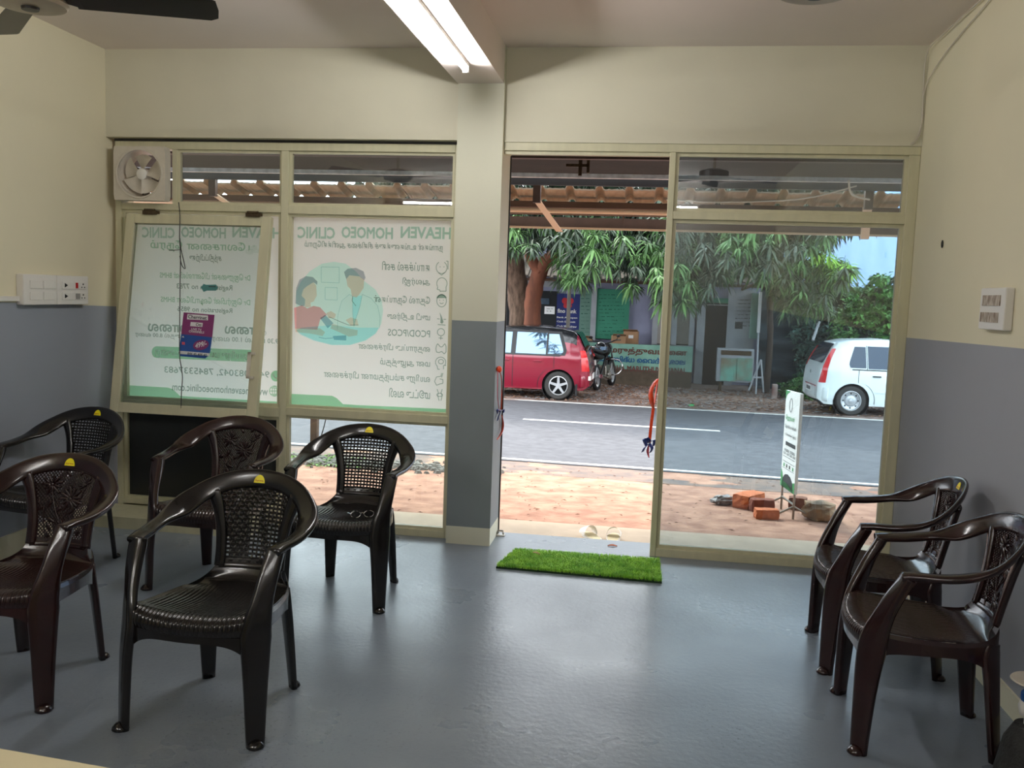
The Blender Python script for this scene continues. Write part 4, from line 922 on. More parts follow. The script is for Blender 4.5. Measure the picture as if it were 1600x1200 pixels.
# post and wire seen low through the left glazing
pc = at(491, 700, 9.0)
po = MB().box(pc.x - .035, pc.x + .035, 8.97, 9.04, gz(9) - .1, 2.2).build('wooden_post', M['wood']); tag(po, 'weathered brown post by the road seen through the lower left pane', 'post')
pw = MB().tube(smoothpath([(pc.x + .05, 9, 1.2), (pc.x + .10, 9, .6), (pc.x + .13, 9, .2), (pc.x + .06, 9, -.1)], 5), .006, 5).build('loose_wire', M['black']); tag(pw, 'thin loose wire dangling beside the brown post', 'wire')

# sandals on the step
for x, y, rz, lab, mm in ((925, 838, .5, 'white sandal with yellow inner on the step outside the door, left one', 'w'), (958, 840, -.05, 'white patterned sandal on the step outside the door, right one', 'w')):
    p = at(x, y, 5.86); s = thing('sandal', lab, 'shoe', (p.x, 5.87, -.088), rz, 'pair of sandals on the step')
    sole = [(.045 * math.cos(a) * (1 + .12 * math.sin(a)), .125 * math.sin(a), 0) for a in [2 * PI * k / 20 for k in range(20)]]
    MB().prism(sole, (0, 0, .018)).build('sole', M['white_pl'], s); MB().prism([(a * .85, b_ * .9, .018) for a, b_, c_ in sole], (0, 0, .003)).build('insole', mat('yellow insole', (222, 208, 168), .7), s)
    MB().grid(lambda u, v: Vector((-.048 * math.cos(PI * u), .02 + .085 * v, .018 + (.068 - .03 * v) * math.sin(PI * u))), 12, 5).build('upper', M['white_pl'], s, smooth=True)

# ================================================================ STANDEE, bricks, stone
A = at(1219, 790, 7.55); B_ = at(1240, 812, 7.15)
A = Vector((1.160, 7.60, gz(7.6))); B_ = Vector((1.195, 7.13, gz(7.13)))
sd = thing('standee_sign', 'tall white clinic standee with green print on a forked metal foot', 'sign', (0, 0, 0))
dirv = (B_ - A).normalized(); nv = Vector((-dirv.y, dirv.x, 0)).normalized()
def sp2(u, z, o=0):  # u along board 0..1
    p = A + (B_ - A) * u; return Vector((p.x, p.y, p.z + z)) + nv * o
zb0, zb1 = .20, .985
MB().hexa([sp2(0, zb0, -.012), sp2(1, zb0, -.012), sp2(1, zb0, .012), sp2(0, zb0, .012)], [sp2(0, zb1, -.012), sp2(1, zb1, -.012), sp2(1, zb1, .012), sp2(0, zb1, .012)]).build('board', M['signw'], sd)
ln = .48
side_o = .0135 if (sp2(.5, .5, .2) - Vector((0, 0, 1.5))).length < (sp2(.5, .5, -.2) - Vector((0, 0, 1.5))).length else -.0135
def sq(pts, m, name='printed_shape'): return MB().poly([sp2(u, zb0 + (zb1 - zb0) * v, side_o) for u, v in pts]).build(name, M[m], sd)
sq([(0, 0), (1, 0), (1, .11), (.88, .10), (.8, .06), (.2, .06), (.12, .14), (0, .18)], 'sgreen'); sq([(.06, 0), (.94, 0), (.86, .09), (.7, .14), (.5, .155), (.3, .14), (.14, .09)], 'ink'); sq([(0, 1), (.35, 1), (.1, .96), (0, .90)], 'sgreen')
def stx(s, u0, u1, v, h, m):
    a, b_ = sp2(u0, zb0 + (zb1 - zb0) * v, side_o * 1.1), sp2(u1, zb0 + (zb1 - zb0) * v, side_o * 1.1); lettering(s, M[m], a, b_, h, sd, bold=.01)
stx('ஹெவன்', .10, .74, .72, .055, 'sgreen'); stx('ஹோமியோ கிளினிக்', .1, .9, .63, .035, 'ink'); stx('ஆலோசனை நேரம்', .1, .9, .55, .03, 'ink')
sq([(.2, .44), (.9, .44), (.9, .48), (.2, .48)], 'ink'); stx('காலை  மாலை', .15, .9, .39, .025, 'ink'); stx('9.30 - 1.00  5.00 - 8.00', .1, .95, .355, .02, 'ink')
for v in (.32, .27, .2): sq([(.08, v), (.92, v), (.92, v + .004), (.08, v + .004)], 'ink')
for u, mm in ((.15, 'sgreen'), (.35, 'ink'), (.55, 'ink'), (.78, 'sgreen')): sq([(u, .215), (u + .08, .215), (u + .08, .25), (u, .25)], mm)
for cx in (.44,): MB().tube([sp2(cx + .1 * math.cos(a), zb0 + (zb1 - zb0) * .86 + .055 * math.sin(a), side_o * 1.2) for a in [2 * PI * k / 16 for k in range(16)]], .002, 4, True).build('emblem', M['ink'], sd)
for u in (.06, .94):
    MB().tube([sp2(u, .0), sp2(u, zb0 + .02)], .009, 8).build('upright', M['steel'], sd); MB().tube([sp2(u, .10), sp2(u, .01, .17)], .008, 8).build('foot', M['steel'], sd); MB().tube([sp2(u, .10), sp2(u, .01, -.17)], .008, 8).build('foot', M['steel'], sd)
MB().tube([sp2(.06, .11), sp2(.94, .11)], .007, 8).build('cross_bar', M['steel'], sd)
def lump(name, label, c, dims, rz, m, cat, rnd_=.08, seed=1, tilt=0, group=None):
    r = random.Random(seed); mb = MB()
    mb.box(-.5, .5, -.5, .5, 0, 1); me = mb.mesh(name, m)
    import bmesh
    bm = bmesh.new(); bm.from_mesh(me); bmesh.ops.subdivide_edges(bm, edges=bm.edges[:], cuts=3, use_grid_fill=True)
    for v in bm.verts:
        p = v.co.copy(); q = Vector((p.x, p.y, p.z - .5)); k = q.length; s = 1 - rnd_ * (k - .5) * 1.6; q *= s; q += Vector((r.uniform(-1, 1), r.uniform(-1, 1), r.uniform(-1, 1))) * rnd_ * .12
        v.co = Vector((q.x * dims[0], q.y * dims[1], (q.z + .5) * dims[2]))
    bm.to_mesh(me); bm.free(); o = bpy.data.objects.new(name, me); COL.objects.link(o); o.location = c; o.rotation_euler = (tilt, 0, rz); return tag(o, label, cat, group)
zf = lambda y: gz(y) - .006
lump('brick', 'long orange brick lying left of the standee foot', (.90, 7.58, zf(7.58)), (.29, .16, .125), .95, M['brick'], 'brick', .2, 2, group='loose bricks round the standee')
lump('brick', 'dark red brick beside the long orange one at the standee', (.985, 7.42, zf(7.42)), (.20, .10, .11), .15, mat('dark red brick', (132, 70, 48), .9, noise=.3, nscale=20), 'brick', .2, 3, group='loose bricks round the standee')
lump('brick', 'small half brick, orange end forward, before the standee foot', (.985, 7.12, zf(7.12)), (.19, .10, .085), .12, M['brick'], 'brick', .2, 4, group='loose bricks round the standee')
lump('brick', 'brown brick standing behind the standee, to its right', (1.30, 7.62, zf(7.6)), (.15, .11, .11), -.2, mat('brown brick', (120, 76, 56), .9, noise=.3, nscale=20), 'brick', .2, 5, group='loose bricks round the standee')
lump('stone', 'rounded brown field stone right of the standee foot', (1.40, 7.22, zf(7.22)), (.26, .21, .15), -.45, M['stone'], 'stone', .55, 6)
lump('plastic_scrap', 'crumpled dark plastic scrap left of the orange brick', (.70, 7.60, zf(7.60)), (.20, .12, .09), .2, mat('dark crumpled plastic', (96, 84, 78), .4, c2=(150, 146, 142), nscale=40), 'scrap', .9, 8)
g_ = at(1080, 634, 18.3); lump('green_scrap', 'small bright green plastic scrap on the far roadside', (g_.x, 18.3, gz(18.3) - .005), (.12, .06, .05), .3, mat('green scrap', (40, 150, 80), .5), 'scrap', .8, 9)

# ================================================================ HOUSE across the road
ZG = -.604
def X(px, Y): return at(px, 500, Y).x
def Zp(px, py, Y): return at(px, py, Y).z
par = thing('wall_parapet', None, None, kind='structure')
YP = 22.2
px0, px1 = at(862, 560, YP).x - 3.2, at(1082, 560, YP).x
zt = Zp(980, 538, YP); zm = Zp(980, 577, YP)
MB().box(px0, px1, YP, YP + .25, zm, zt).build('painted_parapet', M['mint'], par); MB().box(px0, px1, YP - .01, YP + .26, ZG - .3, zm).build('plinth', M['mud'], par)
MB().box(px0, px1 , YP + .25, YP + 1.3, ZG, zt - .06).build('platform', M['cement'], par)
def ptext(s, m, x0, x1, yc, h, Y=YP - .012, parent=par, bold=.03):
    a, b_ = at(x0, yc, Y), at(x1, yc, Y); z = (a.z + b_.z) / 2; a.z = b_.z = z; hh = h / F * Y; return lettering(s, M[m], a, b_, hh, parent, bold=bold)
ptext('குமார் மருத்துவமனை', 'brown_t', 900, 1074, 549, 13); ptext('കുമാർ സിദ്ധ വൈദ്യശാല', 'blue_t', 915, 1071, 563, 12); ptext('KUMAR SIDDHA MARUTHUVAMANAI', 'maroon_t', 906, 1070, 576, 9, YP - .02)
hs = thing('house', 'low lilac washed house with painted green boards behind the road', 'house', (0, 0, 0))
YH = 23.5
def hbox(x0, x1, yt, yb_, m, name, Y=YH, d=.1, parent=hs, label=None):
    a, b_ = at(x0, yt, Y), at(x1, yb_, Y); return MB().box(a.x, b_.x, Y, Y + d, min(a.z, b_.z), max(a.z, b_.z)).build(name, M[m], parent, label=label)
hw0 = MB().box(-9, at(1196, 500, YH).x, YH + .1, YH + .3, ZG, 3.2).build('house_wall', M['bwall'], hs)
gb = hbox(930, 981, 451, 531, 'greenboard', 'notice_board', label='large green painted notice board'); gb2 = hbox(904, 925, 453, 534, 'greenboard2', 'notice_board', label='narrow faded green notice board')
r4 = random.Random(11)
def boardlines(par_, x0, x1, y0, y1, n, m, Y=YH - .012, h=2.6):
    mb = MB()
    for k in range(n):
        yy = y0 + (y1 - y0) * (k + .5) / n; xx = x0 + 2
        while xx < x1 - 3:
            wd = r4.uniform(2, 7); xe = min(xx + wd, x1 - 2); a, b_ = at(xx, yy - h / 2, Y), at(xe, yy + h / 2 - r4.random(), Y); mb.add([(a.x, Y, a.z), (b_.x, Y, a.z), (b_.x, Y, b_.z), (a.x, Y, b_.z)], [(0, 1, 2, 3)]); xx = xe + r4.uniform(.9, 3.2)
    return mb.build('small_print', M[m], par_, kind='stuff')
M['gink'] = mat('dark green print', (20, 78, 62), .8); boardlines(gb, 934, 977, 458, 526, 12, 'gink', h=1.3); boardlines(gb2, 906, 923, 458, 528, 12, 'gink', h=1.3)
hbox(925, 929.5, 449, 534, 'bwall2', 'pilaster', YH - .04, .14)
# window with pale frame and the doorway
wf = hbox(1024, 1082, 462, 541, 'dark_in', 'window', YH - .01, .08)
for a in ((1022, 1026, 455, 543), (1052, 1056, 470, 541), (1080, 1083.5, 460, 541), (1022, 1083, 455, 458.5), (1022, 1083, 538, 542), (1022, 1083, 474, 476.5)): hbox(a[0], a[1], a[2], a[3], 'bwall2', 'window_bar', YH - .05, .05, wf)
hbox(1026, 1052, 478, 538, 'pl_seam', 'shutter_panel', YH - .03, .02, wf); hbox(1057, 1080, 478, 538, 'cement', 'shutter_panel', YH - .03, .02, wf)
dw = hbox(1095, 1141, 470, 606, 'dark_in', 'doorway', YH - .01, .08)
for a in ((1092, 1096, 452, 606), (1139, 1142.5, 452, 606), (1092, 1142, 475, 478)): hbox(a[0], a[1], a[2], a[3], 'bwall2', 'door_frame', YH - .05, .06, dw)
hbox(1096, 1139, 465, 474, 'greenboard', 'fanlight', YH - .04, .03, dw)
pp_ = hbox(1143, 1176, 452, 560, 'bwall2', 'poster_panel', YH - .03, .05, label='pale wall panel with rows of dark writing'); boardlines(pp_, 1144, 1175, 466, 512, 8, 'ink', YH - .035, 1.6)
hbox(1146, 1160, 503, 514, 'ink', 'photo', YH - .036, .005, pp_)
hbox(1176, 1192, 458, 530, 'mint', 'pillar', YH - .25, .25)
rf = MB(); rx0, rx1 = -9, at(1200, 440, 22.6).x; n = 130
for k in range(n):
    xa = rx0 + (rx1 - rx0) * k / n; xb_ = rx0 + (rx1 - rx0) * (k + 1) / n; h = .035 if k % 2 else 0
    rf.hexa([(xa, 22.4, 1.93 + h), (xb_, 22.4, 1.93 + h), (xb_, 24.2, 2.75 + h), (xa, 24.2, 2.75 + h)], [(xa, 22.4, 1.96 + h), (xb_, 22.4, 1.96 + h), (xb_, 24.2, 2.78 + h), (xa, 24.2, 2.78 + h)])
ro = rf.build('corrugated_roof', M['rooft'], hs)
MB().box(rx0, rx1, 22.55, 22.62, 1.86, 1.93).build('eaves_beam', M['wood'], hs)
# bank banner, dark shop, white sheet, pole
YB2 = 21.3
bb = MB().box(at(869, 500, YB2).x, at(905, 500, YB2).x, YB2, YB2 + .04, Zp(887, 534, YB2), Zp(887, 459, YB2)).build('bank_banner', M['navy']); tag(bb, 'tall navy bank banner with red emblem behind the grey pole', 'banner')
MB().box(at(871, 500, YB2).x, at(873, 500, YB2).x, YB2 + .01, YB2 + .03, ZG - .02, Zp(887, 534, YB2)).build('leg', M['steel'], bb); MB().box(at(901, 500, YB2).x, at(903, 500, YB2).x, YB2 + .01, YB2 + .03, ZG - .02, Zp(887, 534, YB2)).build('leg', M['steel'], bb)
def bt(s, x0, x1, y, h, m='white'): return ptext(s, m, x0, x1, y, h, YB2 - .006, bb, .03)
bt('fino bank', 871, 901, 486, 6.5); bt('Bank A/c open', 870, 902, 496.5, 3.4); bt('Cash Deposit', 870, 899, 503, 3.4); bt('Cash Withdraw', 870, 901, 510, 3.4); bt('Enquiry', 886, 901, 517, 3.4); bt('Balance', 886, 899, 523, 3.0)
em = MB()
for dx_, dz_, r_ in ((-.05, .03, .055), (.05, .03, .055), (-.03, -.05, .045), (.03, -.05, .045), (0, 0, .03)):
    c = at(887, 473, YB2 - .01); em.lathe([(r_ * 1.3, 0), (r_ * 1.3, .004)], (c.x + dx_ * 1.4, YB2 - .008, c.z + dz_ * 1.4), 'y', 14)
em.build('emblem', M['red_ink'], bb)
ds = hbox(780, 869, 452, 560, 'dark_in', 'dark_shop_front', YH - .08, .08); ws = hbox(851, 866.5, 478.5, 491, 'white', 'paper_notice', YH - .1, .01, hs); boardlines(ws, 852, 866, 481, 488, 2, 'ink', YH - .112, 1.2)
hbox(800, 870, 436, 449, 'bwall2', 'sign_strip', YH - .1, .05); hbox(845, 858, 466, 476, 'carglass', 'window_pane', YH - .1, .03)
pl = MB().tube([(at(887, 520, 20.9).x, 20.9, ZG - .05), (at(887, 520, 20.9).x, 20.9, 3.6)], .045, 12).build('metal_pole', M['cement'], smooth=True); tag(pl, 'grey metal pole in front of the navy bank banner', 'pole')
# boxes on the platform
pz = zt - .058
bxm = M['card']
def cbx(label, x0, x1, y0, y1, Y, rz, grp=None):
    a, b_ = at(x0, y0, Y), at(x1, y1, Y); t = thing('cardboard_box', label, 'box', ((a.x + b_.x) / 2, Y, pz), rz, 'cardboard boxes on the parapet ledge'); wd, h = (b_.x - a.x) * .9, max(.12, a.z - pz)
    MB().box(-wd / 2, wd / 2, -.15, .15, 0, h).build('carton', bxm, t, bevel=.006); MB().hexa([(-wd / 2, -.15, h), (wd / 2, -.15, h), (wd / 2, -.145, h), (-wd / 2, -.145, h)], [(-wd / 2, -.30, h + .05), (wd / 2, -.30, h + .05), (wd / 2, -.295, h + .055), (-wd / 2, -.295, h + .055)]).build('flap', bxm, t); return t
cbx('open cardboard box lying between the others on the ledge', 955, 977, 524, 540, YP + .62, .15); q = cbx('larger cardboard carton with white label on the ledge', 974, 998, 517, 540, YP + .98, -.08)
MB().box(-.05, .07, -.157, -.152, .17, .25).build('label_patch', M['white'], q)
cbx('small dark cardboard box at the left end of the ledge', 911, 926, 527, 540, YP + .7, 0)
# cupboard, A frame, brick post, sheets
YC = 21.7
gc = thing('cupboard', 'rusty mint green two door cupboard standing right of the dark doorway', 'cupboard', (at(1149, 570, YC).x, YC, 0))
def cb_(x0, x1, y0, y1, m, name, dy=0, d=.3, p=gc):
    a, b_ = at(x0, y0, YC), at(x1, y1, YC); ox = gc.location.x; return MB().box(a.x - ox, b_.x - ox, dy, dy + d, min(a.z, b_.z), max(a.z, b_.z)).build(name, M[m], p)
cb_(1122, 1176, 544, 598, 'bwall2', 'carcass'); rust_mint = mat('rusty mint paint', (112, 176, 158), .7, c2=(128, 104, 80), nscale=2.6); M['rm'] = rust_mint
cb_(1127, 1150, 559, 596, 'rm', 'door', -.03, .03); cb_(1151.5, 1174, 559, 595, 'rm', 'door', -.03, .03); cb_(1127, 1174, 547, 556, 'rust', 'sign_rail', -.02, .02)
for x in (1124, 1172): cb_(x, x + 3, 597, 612, 'rust', 'leg', 0, .28)
af = thing('a_frame', 'bare white A shaped stick frame leaning beside the green cupboard', 'frame', (0, 0, 0))
for a, b_ in (((1170, 610), (1189, 562)), ((1189, 562), (1193, 613)), ((1181, 616), (1185, 520)), ((1177, 590), (1191, 590))):
    p_, q_ = at(*a, 20.9), at(*b_, 21.1); MB().tube([p_, q_], .022, 6).build('stick', M['bwall2'], af)
bp_ = MB().box(at(1207, 610, 20.6).x, at(1215, 610, 20.6).x, 20.6, 20.75, ZG - .03, Zp(1211, 601, 20.6)).build('marker_post', mat('worn red painted post', (128, 92, 82), .9, c2=(200, 190, 180), nscale=3), bevel=.01); tag(bp_, 'short worn red and white marker post by the roadside', 'post')
wp = MB().box(at(1184, 500, 22).x, at(1188.5, 500, 22).x, 22, 22.08, Zp(1186, 520, 22), Zp(1186, 456, 22)).build('white_pipe', M['white']); tag(wp, 'white vertical pipe on the mint pillar beside the shade net', 'pipe')
lb = MB().tube([at(1270, 532, 21.5), at(1280, 503, 21.8)], .035, 6).build('leaning_stick', M['bwall2']); tag(lb, 'pale stick leaning out of the dark shade net', 'stick')
# dark shade net with folds
nb = MB(); xa, xb_ = at(1188, 500, 22.8).x, 9.5
nb.grid(lambda u, v: Vector((xa + (xb_ - xa) * u, 22.9 + .16 * math.sin(v * 22 + u * 9) + .10 * math.sin(u * 31), ZG + 2.55 * v)), 60, 40)
o = nb.build('shade_net', M['net'], smooth=True); o.modifiers.new('s', 'SOLIDIFY').thickness = .01; tag(o, 'dark rippled shade net hung behind the white car', 'net')
# pale blue building far behind
pb = thing('building', 'large plain pale blue wall of the building behind the bush', 'building', (0, 0, 0))
xw = at(1195, 400, 31).x
MB().box(xw, 22, 31, 31.3, ZG, 9).build('blue_wall', M['palewall'], pb)
struct(MB().box(-30, 30, 40, 40.3, ZG - .6, 4.2), 'wall_far', M['bwall2'])

# ================================================================ TREES
def leaf_pts(mb, base, d, L, wd, sag):
    d = d.normalized(); side = d.cross(Vector((0, 0, 1))); side = side.normalized() if side.length > .1 else Vector((1, 0, 0)); dn = Vector((0, 0, -1))
    p0 = base; p1 = base + d * L * .35 + dn * sag * .15; p2 = base + d * L * .7 + dn * sag * .5; p3 = base + d * L * .95 + dn * sag
    s = side * wd; up = Vector((0, 0, wd * .35))
    mb.add([p0, p1 - s * .8 + up, p1, p1 + s * .8 + up, p2 - s * .7 + up, p2, p2 + s * .7 + up, p3], [(0, 2, 1), (0, 3, 2), (1, 2, 5, 4), (2, 3, 6, 5), (4, 5, 7), (5, 6, 7)])
def cluster(seed, n=16, L=.22, droop=.9, wd=.022):
    r = random.Random(seed); mb = MB()
    for k in range(n):
        a = 2.4 * k + r.uniform(-.3, .3); el = r.uniform(-droop, .35); d = Vector((math.cos(a) * math.cos(el), math.sin(a) * math.cos(el), math.sin(el)))
        leaf_pts(mb, Vector((0, 0, r.uniform(-.03, .03))), d, L * r.uniform(.75, 1.15), wd, L * r.uniform(.3, .75))
    mb.tube([(0, 0, .12), (0, 0, 0)], .005, 4); return mb
def inpoly(x, y, poly):
    c = False; j = len(poly) - 1
    for i in range(len(poly)):
        if (poly[i][1] > y) != (poly[j][1] > y) and x < (poly[j][0] - poly[i][0]) * (y - poly[i][1]) / (poly[j][1] - poly[i][1]) + poly[i][0]: c = not c
        j = i
    return c
M['leaf_m'] = leafmat('older dull mango leaf', (60, 74, 56), (36, 50, 40)); clm = [cluster(s).mesh('leaf_cluster', M['leaf']) for s in range(4)] + [cluster(s + 9).mesh('leaf_cluster', M['leaf_m']) for s in range(4)] ; cly = [cluster(s + 20, 14, .18).mesh('leaf_cluster', M['leaf_y']) for s in range(2)]
def canopy(tree, n, region, y0, y1, seed, meshes=clm, ymax=None, smin=.9, smax=1.35, xb=None):
    r = random.Random(seed); k = 0
    while k < n:
        x, y = r.uniform(*xb), r.uniform(*ymax)
        if not inpoly(x, y, region): continue
        Y = r.uniform(y0, y1); p = at(x, y, Y); o = bpy.data.objects.new('leaf_cluster', r.choice(meshes)); COL.objects.link(o); o.parent = tree; o.location = p
        s = r.uniform(smin, smax); o.scale = (s, s, s); o.rotation_euler = (r.uniform(-.3, .3), r.uniform(-.3, .3), r.uniform(0, 6.28)); k += 1
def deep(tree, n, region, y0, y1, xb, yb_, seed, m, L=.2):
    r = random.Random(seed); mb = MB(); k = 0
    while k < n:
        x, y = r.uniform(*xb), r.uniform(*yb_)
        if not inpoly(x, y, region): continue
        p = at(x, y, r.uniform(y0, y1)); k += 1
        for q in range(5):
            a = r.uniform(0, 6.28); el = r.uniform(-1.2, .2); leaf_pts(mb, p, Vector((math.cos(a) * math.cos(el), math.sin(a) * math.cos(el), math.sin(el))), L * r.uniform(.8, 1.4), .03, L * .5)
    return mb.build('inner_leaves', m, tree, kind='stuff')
t1 = thing('mango_tree', 'big mango tree with two trunks, one reddish, rising behind the red car', 'tree', (0, 0, 0))
def trunk(pts, m, tree, name='trunk', n=12):
    P_ = smoothpath([Vector(p[:3]) for p in pts], 5); rr = [interp([(i / (len(pts) - 1), p[3]) for i, p in enumerate(pts)], k / (len(P_) - 1)) for k in range(len(P_))]
    r = random.Random(len(pts)); return MB().sweep(P_, (1, 0, 0), [(q * (1 + .06 * math.sin(i * 1.9)), q * (1 + .06 * math.cos(i * 2.3))) for i, q in enumerate(rr)], n, 2.0).build(name, m, tree, smooth=True, angle=0)
def tp(x, y, Y, r): p = at(x, y, Y); return (p.x, p.y, p.z, r)
def tb_(x, Y, r): p = at(x, 520, Y); return (p.x, Y, ZG - .1, r)
trunk([tb_(813, 20.6, .34), tp(812, 500, 20.6, .24), tp(808, 450, 20.6, .25), tp(800, 400, 20.5, .25), tp(790, 330, 20.4, .22), tp(780, 240, 20.2, .15)], M['bark'], t1)
trunk([tb_(834, 20.3, .30), tp(832, 500, 20.3, .19), tp(834, 460, 20.3, .19), tp(846, 420, 20.2, .17), tp(868, 395, 20.0, .12), tp(905, 368, 19.6, .10), tp(960, 345, 19, .07)], M['bark_red'], t1)
trunk([tp(843, 425, 20.2, .15), tp(828, 400, 20.1, .11), tp(815, 360, 19.8, .09), tp(806, 320, 19.5, .06)], M['bark_red'], t1, 'branch')
trunk([tp(905, 368, 19.6, .07), tp(980, 352, 18.5, .05), tp(1050, 365, 17.5, .035), tp(1090, 400, 17, .02)], M['bark'], t1, 'branch', 8)
regL = [(788, 335), (1046, 335), (1046, 470), (1035, 475), (1025, 440), (1005, 430), (990, 455), (975, 430), (950, 425), (925, 430), (918, 448), (896, 452), (868, 435), (860, 410), (875, 390), (862, 372), (845, 385), (838, 405), (826, 392), (815, 375), (800, 395), (788, 390)]
regM = [(1046, 335), (1210, 335), (1225, 345), (1265, 352), (1312, 352), (1306, 380), (1270, 395), (1232, 385), (1215, 398), (1200, 425), (1190, 435), (1165, 420), (1140, 432), (1120, 445), (1100, 470), (1088, 472), (1075, 480), (1052, 490), (1046, 480)]
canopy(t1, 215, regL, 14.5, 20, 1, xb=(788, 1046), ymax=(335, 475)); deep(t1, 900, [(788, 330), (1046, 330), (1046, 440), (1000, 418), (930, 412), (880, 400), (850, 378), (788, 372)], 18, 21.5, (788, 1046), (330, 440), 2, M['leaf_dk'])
t2 = thing('mango_tree', 'mango tree with drooping leaves seen through the right glass, reaching over the doorway', 'tree', (0, 0, 0))
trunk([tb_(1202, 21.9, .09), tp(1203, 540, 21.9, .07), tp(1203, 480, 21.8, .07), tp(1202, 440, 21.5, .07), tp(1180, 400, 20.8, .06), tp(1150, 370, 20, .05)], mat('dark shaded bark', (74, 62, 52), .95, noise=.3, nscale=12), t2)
trunk([tp(1200, 440, 21, .08), tp(1225, 415, 20.5, .06), tp(1260, 395, 20, .04), tp(1290, 400, 19.6, .02)], M['bark'], t2, 'branch', 8)
trunk([tp(1160, 452, 19.5, .03), tp(1180, 445, 20.3, .04), tp(1197, 450, 21, .05)], M['bark'], t2, 'branch', 8)
canopy(t2, 185, regM, 14.5, 20, 3, xb=(1046, 1312), ymax=(335, 500))
regR = [(1205, 425), (1232, 400), (1270, 400), (1300, 396), (1322, 408), (1334, 425), (1325, 445), (1300, 455), (1295, 500), (1280, 478), (1262, 500), (1240, 480), (1232, 500), (1218, 480), (1205, 455)]
canopy(t2, 85, regR, 16, 20.5, 5, xb=(1200, 1340), ymax=(395, 505))
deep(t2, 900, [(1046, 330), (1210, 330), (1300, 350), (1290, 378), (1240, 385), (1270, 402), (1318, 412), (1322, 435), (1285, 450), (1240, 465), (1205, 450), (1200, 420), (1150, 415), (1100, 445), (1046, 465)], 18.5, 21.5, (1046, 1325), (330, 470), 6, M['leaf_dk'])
canopy(t2, 22, [(1265, 395), (1312, 398), (1336, 425), (1320, 430), (1280, 408)], 16.5, 18, 9, cly, xb=(1262, 1338), ymax=(392, 432))
# high crown above the eaves line: unseen foliage added to shade the roadside
def crown(tree, n, x0, x1, y0, y1, z0, z1, seed):
    r = random.Random(seed); mb = MB()
    for k in range(n):
        p = Vector((r.uniform(x0, x1), r.uniform(y0, y1), r.uniform(z0, z1)))
        for q in range(4):
            a = r.uniform(0, 6.28); el = r.uniform(-1.2, .2); leaf_pts(mb, p, Vector((math.cos(a) * math.cos(el), math.sin(a) * math.cos(el), math.sin(el))), .3 * r.uniform(.8, 1.4), .05, .15)
    return mb.build('added_shade_leaves', M['leaf_dk'], tree, kind='stuff')
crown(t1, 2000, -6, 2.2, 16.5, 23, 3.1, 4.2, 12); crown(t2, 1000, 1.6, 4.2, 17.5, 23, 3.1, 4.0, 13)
# bushes
def bush(name, label, region, xb, yb_, Y0, Y1, n, m1, m2, seed, L=.11, wd=.035, base=None, group=None):
    t = thing(name, label, 'bush', (0, 0, 0), 0, group); r = random.Random(seed)
    def cl(s_):
        q = MB(); rr = random.Random(s_)
        for k in range(14):
            a = 2.4 * k; el = rr.uniform(-.5, .9); leaf_pts(q, Vector((rr.uniform(-.06, .06), rr.uniform(-.06, .06), rr.uniform(-.06, .06))), Vector((math.cos(a) * math.cos(el), math.sin(a) * math.cos(el), math.sin(el))), L * rr.uniform(.7, 1.2), wd, L * .3)
        return q
    ms = [cl(seed + i).mesh('leaf_cluster', m1) for i in range(3)]; k = 0
    while k < n:
        x, y = r.uniform(*xb), r.uniform(*yb_)
        if not inpoly(x, y, region): continue
        o = bpy.data.objects.new('leaf_cluster', r.choice(ms)); COL.objects.link(o); o.parent = t; o.location = at(x, y, r.uniform(Y0, Y1)); s = r.uniform(.9, 1.6); o.scale = (s, s, s); o.rotation_euler = (r.uniform(-.4, .4), r.uniform(-.4, .4), r.uniform(0, 6.28)); k += 1
    q = deep(t, n * 3, region, Y0 + .4, Y1 + .5, xb, yb_, seed + 3, m2, L)
    bx = base or sum(p[0] for p in region) / len(region); pb_ = at(bx, 600, (Y0 + Y1) / 2)
    tp_ = at(bx, (yb_[0] + yb_[1]) / 2, (Y0 + Y1) / 2)
    trunk([(pb_.x, pb_.y, ZG - .05, .05), (pb_.x, pb_.y, (ZG + tp_.z) / 2, .04), (tp_.x, tp_.y, tp_.z, .02)], M['bark'], t, 'stem', 8); return t
bush('leafy_bush', 'tall sunlit green bush behind the white car at the right', [(1325, 460), (1335, 440), (1352, 445), (1370, 428), (1385, 436), (1400, 430), (1440, 430), (1440, 560), (1300, 545), (1305, 500)], (1300, 1440), (428, 560), 21.2, 22.3, 240, M['leaf_b'], M['leaf_dk'], 31)
bush('leafy_bush', 'bluish green undergrowth low behind the white car', [(1245, 480), (1310, 480), (1310, 545), (1300, 600), (1262, 620), (1240, 560)], (1240, 1310), (480, 620), 22.0, 22.7, 120, mat('bluish bush leaf', (84, 124, 112), .6, c2=(50, 84, 76), nscale=3), M['leaf_dk'], 41)
bush('weed_clump', 'low weedy clump at the tail of the white car', [(1222, 600), (1250, 588), (1272, 596), (1272, 630), (1235, 630), (1222, 618)], (1222, 1272), (588, 630), 20.6, 21.4, 60, M['leaf_b'], M['leaf_dk'], 51, L=.09, wd=.02)

